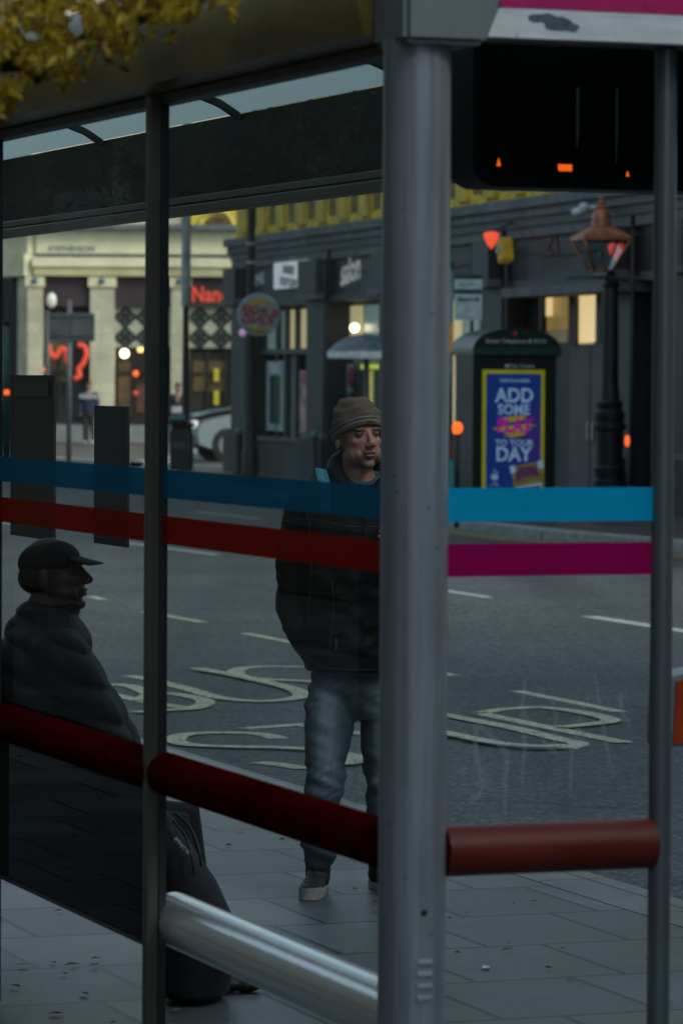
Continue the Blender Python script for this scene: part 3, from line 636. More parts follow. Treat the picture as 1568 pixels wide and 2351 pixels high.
def standing_man():
    Y0=13.62; O=V(P(820,1200,Y0).x,Y0,0)
    m=lambda x,y,dy=0: P(x,y,Y0+dy)-O
    # ---- body
    bm=nb(); hc=m(824,1003,0); HM=headM(hc,R(24),R(-4),R(-2),1.0)
    add_head(bm,HM)
    caps(bm,[HM@V(0,.02,-.06),HM@V(0,.03,-.12),m(828,1118,.04)],[.055,.056,.066])
    loft(bm,[(m(830,1105,.03),.07,.06,0),(m(828,1140,.03),.16,.09,0),(m(825,1300,.03),.16,.10,0),(m(828,1480,.03),.15,.10,0),(m(828,1560,.02),.15,.1,0)])
    Lsh,Lel,Lwr=m(694,1172,.02),m(668,1395,.03),m(722,1512,-.02)
    Rsh,Rel,Rwr=m(956,1165,.05),m(990,1372,.02),m(950,1275,-.20)
    caps(bm,[Lsh,Lel,Lwr],[.045,.038,.03]); caps(bm,[Rsh,Rel,Rwr],[.045,.038,.03])
    hand(bm,Lwr+V(.002,0,-.01),V(.38,.12,-1),V(-.5,-1,0),.9,.35,1)
    hand(bm,Rwr,(m(912,1246,-.24)-Rwr),V(0,-1,.3),1,.8,-1)
    for hx,kn,an in (((765,1570),(746,1785,-.05),(730,1965,0)),((890,1570),(882,1790,.06),(880,1965,.10))):
        caps(bm,[m(*hx),m(*kn),m(*an)],[.07,.05,.036])
    body=obj('person',bm,M_skin,None,True,O); remesh(body,.0042,3,.5); head_finish(body,HM,stub=.75)
    props(body,'standing person in grey beanie, black jacket and faded jeans, half hidden by the corner post','person')
    eyes(HM,body,V(0,0,0))
    # ---- beanie
    def hatpt(phi,t,g=0.0):
        fr=-math.sin(phi)   # 1 at front
        zb=-.012+.052*fr if fr>0 else -.012+.026*fr
        z=zb+(0.142-zb)*(1-(1-t)**1.25)
        q=(z-.03)/.125
        f=math.sqrt(max(0,1-max(0,q)**2.1)) if q>0 else 1.0
        rx=(.0875+g)*f; ry=(.108+g)*f
        return V(rx*math.cos(phi),.010+ry*math.sin(phi)+.02*max(0,q)**2,z)
    bm=nb(); n=44; rings=[]
    tr=random.Random(5)
    for k in range(19):
        t=k/18*.985
        ring=[]
        for i in range(n):
            ph=2*math.pi*i/n; p=hatpt(ph,t)
            wv=.0022*math.sin(5*ph+9*t)+.0018*math.sin(9*ph-14*t)+(.003*math.sin(24*t+2*math.sin(ph*2)) if t>.3 else 0)
            dd=V(p.x,p.y-.01,0); dd=dd.normalized() if dd.length>1e-4 else V(0,0,0)
            ring.append(bm.verts.new(HM@(p+dd*wv)))
        rings.append(ring)
    for a,b in zip(rings,rings[1:]):
        for k in range(n): bm.faces.new((a[k],a[(k+1)%n],b[(k+1)%n],b[k]))
    bm.faces.new(rings[-1])
    # turned-in lower lip
    inner=[bm.verts.new(HM@(hatpt(2*math.pi*i/n,.02,-.012))) for i in range(n)]
    for k in range(n): bm.faces.new((inner[k],inner[(k+1)%n],rings[0][(k+1)%n],rings[0][k]))
    hat=obj('beanie',bm,mat('beanie_knit',(.16,.108,.078),.95,0,.2,40,.6,350),body,True)
    for t0,t1 in ((.10,.13),(.22,.245)):
        bm=nb(); rr=[[bm.verts.new(HM@hatpt(2*math.pi*i/n,t,.0035)) for i in range(n)] for t in (t0,t1)]
        for k in range(n):
            ph=2*math.pi*k/n
            bm.faces.new((rr[0][k],rr[0][(k+1)%n],rr[1][(k+1)%n],rr[1][k]))
        obj('trim_stripe',bm,mat('trim_grey',(.30,.29,.27),.8),hat,True)
    bm=nb(); lo=HM@hatpt(R(-72),.3,.004); tube(bm,[HM@hatpt(R(-72)+.12*math.cos(a),.28+.05*math.sin(a),.004) for a in [k*.45 for k in range(11)]],.0013,6); obj('badge',bm,MATS['trim_grey'],hat,True)
    # ---- jacket
    bm=nb()
    loft(bm,[(m(832,1098,.02),.070,.066,0),(m(832,1112,.02),.10,.085,.1),(m(828,1132,.02),.165,.11,.1),(m(824,1160,.02),.215,.125,.1),(m(822,1220,.01),.222,.14,.1),(m(824,1320,.0),.215,.15,.1),(m(828,1430,.0),.212,.155,.1),(m(832,1500,.0),.215,.155,.1),(m(834,1540,.0),.208,.15,.1)])
    caps(bm,[Lsh,(Lsh+Lel)/2+V(-.006,0,0),Lel,(Lel+Lwr)/2,Lwr+V(0,0,.01)],[.068,.065,.062,.056,.046])
    caps(bm,[Rsh,(Rsh+Rel)/2,Rel,(Rel+Rwr)/2,Rwr-(Rwr-Rel)*.05],[.07,.066,.062,.055,.042])
    # hood and collar
    caps(bm,[m(775,1062,.05),m(768,1085,.0),m(790,1112,-.05),m(832,1150,-.10)],[.034,.034,.03,.02])
    caps(bm,[m(885,1062,.07),m(893,1085,.02),m(880,1112,-.05),m(842,1150,-.10)],[.034,.034,.03,.02])
    caps(bm,[m(775,1062,.06),m(800,1052,.13),m(860,1052,.14),m(887,1062,.08)],[.034,.046,.046,.034])
    j=obj('jacket',bm,mat('black_jacket',(.004,.0048,.006),.6,0,.3,12,.25,90,spec=.2),body,True); remesh(j,.008,3,.5)
    a=coords(j)
    # cut an opening for the neck, add folds
    sgn=np.random.RandomState(1)
    f=np.array([.011*noise.noise(V(q[0]*7,q[1]*7,q[2]*13+q[0]*9))+.006*noise.noise(V(q[0]*16+5,q[1]*16,q[2]*34-q[0]*14)) for q in a])*np.clip((a[:,2]-.78)*8,0,1)*np.clip((1.38-a[:,2])*6,0,1)
    r=a[:,:2]-np.array([0,0]); rl=np.linalg.norm(r,axis=1)+1e-6
    a[:,:2]+=r/rl[:,None]*f[:,None]; setco(j,a)
    # neck hollow: push jacket down where neck is
    nk=np.array(m(838,1090,-.02)); a=coords(j); dd=np.linalg.norm(a[:,:2]-nk[:2],axis=1); mask=(dd<.062)&(a[:,2]>1.40); a[mask,2]-=.06*(1-dd[mask]/.062)**.5; setco(j,a)
    # shirt collar
    bm=nb(); tube(bm,[m(800,1095,-.035),m(822,1112,-.062),m(850,1112,-.062),m(872,1095,-.03)],[.014,.02,.02,.014],12,True,.6); obj('shirt_collar',bm,mat('grey_blue_shirt',(.05,.075,.085),.9,0,.2,30),body,True)
    # zip
    bm=nb(); pts=[m(838+i*.3,1150+i*38,-.135-.012*math.sin(i/10*3.1)) for i in range(11)]; tube(bm,pts,.003,6); obj('zip',bm,mat('zip_dark',(.03,.03,.03),.35,.6),j,True)
    bm=nb(); box(bm,-.004,.004,-.003,.003,-.02,.02,Matrix.Translation(m(772,1480,-.145))); obj('pocket_zip',bm,mat('zip_pull',(.06,.06,.06),.4,.5),j)
    dgj=j.data
    from mathutils.bvhtree import BVHTree
    bv=BVHTree.FromPolygons([v.co for v in dgj.vertices],[list(q.vertices) for q in dgj.polygons])
    def seam(pts,nm='seam',r_=.0016):
        out=[]
        for q in smoothpts(pts,10):
            h=bv.ray_cast(q+V(0,-.6,0),V(0,1,0))
            if h[0] is not None: out.append(h[0]+V(0,-.0008,0))
        if len(out)>2:
            b_=nb(); tube(b_,out,r_,5); obj(nm,b_,mat('seam_thread',(.028,.032,.038),.5),j,True)
    seam([m(655,1195),m(720,1190),m(800,1205),m(880,1205),m(950,1195)]); seam([m(705,1175),m(716,1250),m(712,1350),m(706,1430)])
    seam([m(762,1330),m(766,1400),m(758,1480)]); seam([m(688,1500),m(760,1528),m(860,1530)]); seam([m(665,1485),m(700,1490),m(735,1478)])
    # ---- jeans
    bm=nb()
    loft(bm,[(m(828,1490,.02),.165,.115,.1),(m(828,1560,.02),.178,.125,.1),(m(828,1610,.02),.172,.12,.1),(m(826,1650,.02),.12,.09,.1)])
    caps(bm,[m(768,1585,.0),m(757,1660,-.02),m(750,1720,-.035),m(744,1785,-.05),m(738,1850,-.03),m(734,1920,-.01),m(733,1968,0)],[.098,.092,.080,.071,.066,.059,.056])
    caps(bm,[m(884,1585,.02),m(882,1660,.03),m(881,1720,.045),m(881,1790,.06),m(880,1860,.08),m(880,1925,.10),m(880,1962,.11)],[.098,.090,.080,.072,.066,.06,.057])
    jm=bpy.data.materials.new('faded_denim')
    jn=obj('jeans',bm,M_skin,body,True); remesh(jn,.007,2,.4); a=coords(jn)
    z=a[:,2]; x=a[:,0]; y=a[:,1]
    kz=m(744,1800).z
    def fold(z,x,amp,fr,ph): return amp*np.sin(z*fr+ph+1.6*np.sin(x*26+y*19))
    env=np.exp(-((z-kz)/.09)**2)+.9*np.exp(-((z-.17)/.07)**2)+.7*np.exp(-((z-.72)/.10)**2)+.15
    f=env*np.array([0.018*(noise.noise(V(q[0]*9,q[1]*9,q[2]*24+q[0]*10)))+.006*noise.noise(V(q[0]*20+7,q[1]*20,q[2]*55-q[0]*30)) for q in a])
    cx=np.where(x<0,(m(748,1700).x),(m(882,1700).x)); rx=x-cx; ry=y-.02; rl=np.sqrt(rx**2+ry**2)+1e-6
    a[:,0]+=rx/rl*f; a[:,1]+=ry/rl*f; setco(jn,a)
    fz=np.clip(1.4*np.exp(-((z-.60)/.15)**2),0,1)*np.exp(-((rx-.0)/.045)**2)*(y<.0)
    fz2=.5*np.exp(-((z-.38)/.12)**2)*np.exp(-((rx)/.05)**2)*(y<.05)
    k=np.clip(fz+fz2,0,1)[:,None]; base=np.array([.035,.055,.075]); hi=np.array([.27,.35,.42])  # faded denim, with thigh and shin highlights painted into its colour
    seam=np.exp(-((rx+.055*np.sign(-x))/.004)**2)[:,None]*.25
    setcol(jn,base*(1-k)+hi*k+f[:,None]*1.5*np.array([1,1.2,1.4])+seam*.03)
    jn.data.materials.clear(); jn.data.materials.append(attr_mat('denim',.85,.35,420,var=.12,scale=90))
    # ---- trainers
    for ax,ay,dy,toe,yaw in ((728,1990,-.0,-.17,R(-8)),(880,1975,.10,0,R(22))):
        base=m(ax,ay,dy); base=V(base.x,base.y,0)
        T=Matrix.Translation(base)@Matrix.Rotation(yaw,4,'Z')
        bm=nb()
        for yy,wd,ht in ((.06,.032,.055),(.03,.036,.06),(-.02,.038,.058),(-.08,.042,.045),(-.13,.045,.036),(-.17,.040,.030)):
            ell(bm,(0,yy,ht*.62+.016),(wd,.045,ht*.75),T,2)
        caps(bm,[T@V(0,.02,.05),T@V(0,.025,.15)],[.045,.048])
        s=obj('trainer',bm,mat('trainer_dark',(.006,.008,.010),.6,0,.4,30,.3,200),body,True); remesh(s,.006,3,.5)
        bm=nb(); n=30; pts=[]
        for i in range(n):
            t=2*math.pi*i/n; yv=-.06+.155*math.sin(t); wv=(.047 if math.sin(t)<0 else .040)*abs(math.cos(t))**.55*(1 if math.cos(t)>0 else -1)
            pts.append((wv,yv))
        lo=[bm.verts.new(T@V(p[0],p[1],.003)) for p in pts]; hi_=[bm.verts.new(T@V(p[0]*1.03,p[1]*1.0,.028+(.016 if p[1]<-.17 else 0))) for p in pts]
        for i in range(n): bm.faces.new((lo[i],lo[(i+1)%n],hi_[(i+1)%n],hi_[i]))
        bm.faces.new(lo[::-1]); bm.faces.new(hi_); obj('sole',bm,mat('sole_pale',(.36,.34,.31),.7,0,.25,30),s,'auto')
        bm=nb()
        for k in range(4): 
            yv=-.06-.022*k; zz=.078-.010*k; tube(bm,[T@V(-.022,yv,zz-.012),T@V(0,yv-.004,zz),T@V(.022,yv,zz-.012)],.0035,6)
        obj('laces',bm,mat('lace_dark',(.035,.04,.045),.8),s,True)
    # ---- backpack (a thing of its own)
    bp=thing('backpack','dark backpack with a bright blue shoulder strap on the standing person','backpack',O+V(0,.24,0))
    bo=V(0,.24,0)
    bm=nb(); box(bm,-.15,.15,-.08,.09,.98,1.42,None,.05); bag=obj('bag',bm,mat('bag_cloth',(.015,.02,.03),.8),bp,'auto')
    bm=nb(); pts=[m(752,1100,.14),m(742,1078,.06),m(738,1080,-.02),m(742,1098,-.088),m(746,1125,-.125),m(745,1175,-.145)]
    pts=smoothpts(pts,5); Ls=[]
    for p in pts: Ls.append((bm.verts.new(p-bo+V(-.021,0,.004)),bm.verts.new(p-bo+V(.021,.0,-.003))))
    for a_,b_ in zip(Ls,Ls[1:]): bm.faces.new((a_[0],b_[0],b_[1],a_[1]))
    st=obj('strap',bm,mat('strap_blue',(.05,.24,.34),.75,0,.15,40),bp,True); so_=st.modifiers.new('s','SOLIDIFY'); so_.thickness=.006
    bm=nb(); pts=[m(905,1100,.14),m(915,1080,.04),m(910,1100,-.09),m(905,1150,-.14),m(905,1300,-.15)]
    Ls=[]
    for p in smoothpts(pts,5): Ls.append((bm.verts.new(p-bo+V(-.021,0,.0)),bm.verts.new(p-bo+V(.021,.0,.004))))
    for a_,b_ in zip(Ls,Ls[1:]): bm.faces.new((a_[0],b_[0],b_[1],a_[1]))
    st=obj('strap',bm,MATS['strap_blue'],bp,True); so_=st.modifiers.new('s','SOLIDIFY'); so_.thickness=.006
standing_man()

def seated_man():
    Y0=11.45; O=V(P(60,1700,Y0).x,Y0,0)
    m=lambda x,y,dy=0: P(x,y,Y0+dy)-O
    bm=nb(); hc=m(124,1320,0); HM=headM(hc,R(78),R(-8),0,.96)
    add_head(bm,HM)
    caps(bm,[HM@V(0,.02,-.06),m(85,1455,.0)],[.056,.064])
    hip=m(5,1885,0); kneeR=m(400,1905,.0); ankR=m(440,2260,.05)
    sh=m(70,1500,-.02); 
    caps(bm,[m(100,1480,0),m(75,1600,0),hip],[.07,.10,.12])
    elb=m(235,1700,-.14); wr=m(268,1838,-.05)
    caps(bm,[m(125,1530,-.13),elb,wr],[.04,.036,.028]); hand(bm,wr,m(300,1870,-.02)-wr,V(.3,-1,.5),1,.7,1)
    elb2=m(250,1690,.20); wr2=m(310,1820,.12)
    caps(bm,[m(125,1530,.15),elb2,wr2],[.04,.036,.028]); hand(bm,wr2,m(330,1860,.08)-wr2,V(.3,1,.5),1,.7,-1)
    caps(bm,[hip+V(0,-.1,0),kneeR+V(0,-.1,0),ankR+V(0,-.1,0)],[.08,.055,.04]); caps(bm,[hip+V(0,.1,0),kneeR+V(.02,.14,0),ankR+V(.02,.16,0)],[.08,.055,.04])
    body=obj('person',bm,M_skin,None,True,O); remesh(body,.0055,3,.5); head_finish(body,HM,skin=(.075,.04,.028),stub=.3)
    props(body,'seated person in a cap and dark quilted jacket, in profile inside the shelter','person')
    # cap
    bm=nb(); ell(bm,(0,.010,.045),(.080,.100,.066),HM,3); 
    for v in list(bm.verts): pass
    pts=[]
    rows=[]
    for k in range(6):
        t=k/5; rows.append([bm.verts.new(HM@V(.066*math.cos(a)*(1-.12*t),-.075-.085*t*(.55+.45*math.sin(a)),.040-.022*t+.012*math.sin(a)*(1-t))) for a in [math.pi*i/14 for i in range(15)]])
    for a,b in zip(rows,rows[1:]):
        for i in range(14): bm.faces.new((a[i],a[i+1],b[i+1],b[i]))
    c=obj('cap',bm,mat('cap_cloth',(.009,.010,.011),.8,0,.3,20),body,True); c.modifiers.new('s','SOLIDIFY').thickness=.004
    bm=nb(); ell(bm,(0,.045,.0),(.078,.07,.058),HM,3); obj('hair',bm,mat('dark_hair',(.012,.010,.008),.8,0,.4,80,.4,200),body,True)
    # jacket, quilted
    bm=nb()
    caps(bm,[m(92,1435,0),m(88,1462,0)],[.085,.10]); 
    loft(bm,[(m(122,1388,0),.075,.078,0),(m(116,1420,0),.090,.088,0),(m(106,1458,0),.125,.17,0),(m(98,1520,0),.160,.225,0),(m(82,1620,0),.185,.235,0),(m(62,1740,0),.20,.225,0),(m(40,1850,0),.19,.21,0),(m(20,1905,0),.17,.21,0)])
    for e_,w_,sg in ((elb,wr,-1),(elb2,wr2,1)):
        s0=m(135,1510,.17*sg); caps(bm,[s0,(s0+e_)/2,e_,(e_+w_)/2,w_],[.095,.092,.085,.072,.052])
    j=obj('jacket',bm,mat('quilted_jacket',(.014,.016,.020),.6,0,.25,9,.2,80),body,True); remesh(j,.010,3,.5)
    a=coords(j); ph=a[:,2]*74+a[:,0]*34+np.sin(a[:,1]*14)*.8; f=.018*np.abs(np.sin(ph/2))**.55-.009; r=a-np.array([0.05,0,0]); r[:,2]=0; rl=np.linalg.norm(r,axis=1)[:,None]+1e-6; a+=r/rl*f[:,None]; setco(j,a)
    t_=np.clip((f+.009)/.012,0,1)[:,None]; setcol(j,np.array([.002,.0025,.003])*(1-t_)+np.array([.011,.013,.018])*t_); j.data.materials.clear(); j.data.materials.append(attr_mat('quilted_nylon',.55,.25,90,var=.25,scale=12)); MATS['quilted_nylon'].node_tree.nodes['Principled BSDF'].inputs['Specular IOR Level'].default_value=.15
    bm=nb(); caps(bm,[m(150,1408,-.02),m(170,1432,-.02),m(195,1490,-.02)],[.022,.024,.020],10); obj('collar',bm,mat('collar_dark',(.012,.015,.02),.7),j,True)
    bm=nb(); ell(bm,m(151,1412,-.045),(.010,.004,.012)); obj('shirt_collar',bm,mat('white_shirt',(.4,.42,.42),.8),body,True)
    # trousers and shoes
    bm=nb(); caps(bm,[hip+V(0,-.1,0),kneeR+V(0,-.1,0),ankR+V(0,-.1,.02)],[.105,.078,.06]); caps(bm,[hip+V(0,.1,0),kneeR+V(.02,.14,0),ankR+V(.02,.16,.02)],[.105,.078,.06])
    t=obj('trousers',bm,mat('black_trousers',(.005,.006,.007),.9),body,True); remesh(t,.009,3,.5)
    for off in (V(0,-.1,0),V(.02,.16,0)):
        b=ankR+off; bm=nb()
        for xx,wd,ht in ((-.03,.036,.05),(.04,.04,.048),(.11,.044,.036),(.165,.04,.03)): ell(bm,(b.x+xx,b.y,ht*.7),(.05,wd,ht*.75),None,2)
        s=obj('shoe',bm,mat('black_shoe',(.01,.01,.01),.5),body,True); remesh(s,.008,3,.5)
    # held object
    bm=nb(); c0=m(286,1852,-.07); pr=[(-.03,-.045),(.032,-.045),(.040,.0),(.012,.048),(-.03,.05)]
    prism(bm,[(a_,b_) for a_,b_ in pr],-.008,.008,Matrix.Rotation(R(10),4,'Y')); o=obj('phone',bm,mat('cyan_glow',(.10,.62,.66),.6,0,.1,20,emit=(.08,.75,.8),estr=2.2),None,False,O+c0)  # glow added so the cyan item shows through the dark sheet
    props(o,'small cyan phone with an added glow in the hands of the seated person','phone')
    # rucksack in front of the knees
    bmv=nb(); q=lambda x,y,dy=0: P(x,y,11.25+dy)
    bo=V(q(450,2100).x,11.25,0)
    g=lambda x,y,dy=0: q(x,y,dy)-bo
    loft(bmv,[(V(g(440,2300).x,0,.02),.11,.16,0),(V(g(448,2200).x,0,.14),.122,.17,0),(V(g(440,2100).x,0,g(0,2100).z),.120,.165,0),(V(g(420,2020).x,0,g(0,2020).z),.098,.15,0),(V(g(396,1950).x,0,g(0,1950).z),.066,.13,0),(V(g(380,1895).x,0,g(0,1895).z),.040,.09,0),(V(g(374,1860).x,0,g(0,1860).z),.015,.04,0)])
    b=obj('rucksack',bmv,mat('rucksack_cloth',(.005,.0055,.010),.8,0,.3,14,.3,60),None,True,bo); remesh(b,.009,4,.5)
    props(b,'dark navy rucksack with a small white mark standing by the knees of the seated person','rucksack')
    bm=nb(); 
    for x,y in ((404,1930),(410,1936),(416,1944),(422,1950),(430,1958)): ell(bm,g(x,y,-.152+.0012*(x-404)),(.008,.006,.008),None,2)
    obj('white_mark',bm,mat('mark_white',(.28,.33,.38),.7),b,True)
    bm=nb(); tube(bm,smoothpts([g(398,1885,-.10),g(425,1920,-.13),g(440,1965,-.16),g(446,2010,-.17)],5),.004,8); tube(bm,smoothpts([g(402,1868,-.05),g(436,1900,-.09),g(456,1950,-.14),g(462,1990,-.15)],5),.004,8); obj('strap',bm,M_black,b,True)
seated_man()

def far_person(x, yfoot, Y, label, top, legs, skin=(.3,.16,.12), hair=(.02,.015,.012), yaw=0, white=False, bag=None, hgt=1.74):
    b0=P(x,yfoot,Y); O=V(b0.x,Y,.02)
    s=hgt/1.74
    bm=nb(); HM=headM(V(0,0,1.62*s),yaw,0,0,s)
    add_head(bm,HM); caps(bm,[V(0,.01,1.54*s),V(0,.02,1.42*s)],[.05,.06]); caps(bm,[V(0,0,1.4),V(0,0,.95)],[.12,.12])
    arms=[]
    for sg in (-1,1):
        a=[V(.19*sg,0,1.40*s),V(.245*sg,.02,1.13*s),V(.235*sg,-.05,.90*s)]; arms.append(a); caps(bm,a,[.045,.035,.028]); hand(bm,a[-1],V(0,-.15,-1),V(sg,0,0),1,.4,-sg)
        caps(bm,[V(.09*sg,0,.9*s),V(.10*sg,-.01,.48*s),V(.11*sg,.01,.08)],[.07,.05,.038])
    body=obj('person',bm,M_skin,None,True,O); remesh(body,.011,2,.4); head_finish(body,HM,skin=skin); props(body,label,'person'); body.rotation_euler=(0,0,0)
    bm=nb(); ell(bm,(0,.022,.045),(.08,.096,.085),HM,3); obj('hair',bm,mat('hair_'+str(len(MATS)),hair,.8),body,True)
    bm=nb(); loft(bm,[(V(0,.01,1.47*s),.07,.065,0),(V(0,.01,1.43*s),.17,.10,0),(V(0,.01,1.36*s),.215,.12,0),(V(0,0,1.15*s),.19,.125,0),(V(0,0,.92*s),.19,.13,0)])
    for a in arms: caps(bm,a,[.068,.06,.048])
    j=obj('top',bm,top,body,True); remesh(j,.014,2,.4)
    bm=nb(); loft(bm,[(V(0,0,.98*s),.165,.115,0),(V(0,0,.82*s),.17,.12,0),(V(0,0,.76*s),.12,.1,0)])
    for sg in (-1,1): caps(bm,[V(.09*sg,0,.85*s),V(.10*sg,-.01,.48*s),V(.11*sg,.01,.10)],[.095,.07,.055])
    t=obj('trousers',bm,legs,body,True); remesh(t,.014,2,.4)
    for sg in (-1,1):
        bm=nb(); ell(bm,(.11*sg,-.06,.045),(.045,.13,.045),None,2); obj('shoe',bm,mat('shoe_pale' if white else 'shoe_dark',(.4,.4,.4) if white else (.02,.02,.02),.6),body,True)
    return body
navy=mat('navy_cloth',(.012,.018,.055),.8); dk=mat('charcoal_cloth',(.015,.016,.018),.8); 
p1=far_person(204,1015,108,'person in navy sweatshirt with white chest lettering standing by the cream corner building',navy,dk,white=True)
text('chest_lettering','SQUAD',.15,mat('print_white',(.5,.5,.52),.7),p1,(0,-.128,1.33),bold=.006)
p2=far_person(408,1035,96,'person in black clothes with a pale bag beside the litter bin',dk,dk)
bm=nb(); box(bm,-.14,.12,-.07,.03,-.09,.09,None,.03); o=obj('shoulder_bag',bm,mat('pale_bag',(.42,.36,.36),.7),None,False,p2.location+V(-.02,-.17,1.06)); props(o,'pale shoulder bag carried across the front of the person in black','bag')
p3=far_person(8,1075,82,'person in black coat at the far left, by the edge of the pavement',dk,dk)

# ================================================================== BACKGROUND BUILDINGS
def stone_mat(name, c, bw=.7, rh=.35, mort=.012, var=.25):
    m=bpy.data.materials.new(name); m.use_nodes=True; nt=m.node_tree; n=nt.nodes; l=nt.links; b=n['Principled BSDF']
    tc=n.new('ShaderNodeTexCoord'); mpx=n.new('ShaderNodeMapping'); mpx.inputs['Rotation'].default_value=(math.pi/2,0,0)
    br=n.new('ShaderNodeTexBrick'); l.new(tc.outputs['Object'],mpx.inputs[0]); l.new(mpx.outputs[0],br.inputs['Vector'])
    br.inputs['Scale'].default_value=1; br.inputs['Brick Width'].default_value=bw; br.inputs['Row Height'].default_value=rh; br.inputs['Mortar Size'].default_value=mort
    br.inputs['Color1'].default_value=(*c,1); br.inputs['Color2'].default_value=(*[q*.85 for q in c],1); br.inputs['Mortar'].default_value=(*[q*.75 for q in c],1)
    no=n.new('ShaderNodeTexNoise'); no.inputs['Scale'].default_value=1.3; no.inputs['Detail'].default_value=10; no.inputs['Roughness'].default_value=.7; l.new(tc.outputs['Object'],no.inputs['Vector'])
    mr=n.new('ShaderNodeMapRange'); mr.inputs[1].default_value=.3; mr.inputs[2].default_value=.7; mr.inputs[3].default_value=1-var; mr.inputs[4].default_value=1+var; l.new(no.outputs['Fac'],mr.inputs[0])
    mx=n.new('ShaderNodeMix'); mx.data_type='RGBA'; mx.blend_type='MULTIPLY'; mx.inputs[0].default_value=1; l.new(br.outputs['Color'],mx.inputs[6]); l.new(mr.outputs[0],mx.inputs[7]); l.new(mx.outputs[2],b.inputs['Base Color']); b.inputs['Roughness'].default_value=.85
    MATS[name]=m; return m
M_cream=stone_mat('cream_stone',(.60,.52,.36)); M_creamp=mat('cream_paint',(.78,.68,.43),.7,0,.12,2)
M_yst=stone_mat('yellow_sandstone',(.80,.56,.09),.8,.4,.012,.35); M_dgr=mat('dark_grey_shopfront',(.036,.039,.043),.55,0,.3,2)
M_dgr2=mat('charcoal_shopfront',(.018,.020,.024),.5,0,.3,2); M_corn=mat('grey_cornice',(.13,.13,.14),.7,0,.35,3)
M_maroon=mat('maroon_board',(.045,.022,.024),.7,0,.2,2)
M_inside=mat('dark_interior',(.02,.014,.010),.8,0,.5,1.5)
M_warm=mat('warm_window_light',(.5,.4,.2),.6,emit=(1,.72,.34),estr=.75)
M_lampw=mat('white_lamp',(.8,.8,.7),.5,emit=(1,.86,.55),estr=6.0)
M_lampy=mat('yellow_lamp',(.8,.6,.3),.5,emit=(1,.62,.16),estr=2.2)
M_redneon=mat('red_neon',(.5,.05,.03),.5,emit=(1,.09,.035),estr=.5)
M_orange=mat('orange_light',(.5,.1,.02),.5,emit=(1,.12,.015),estr=1.6)

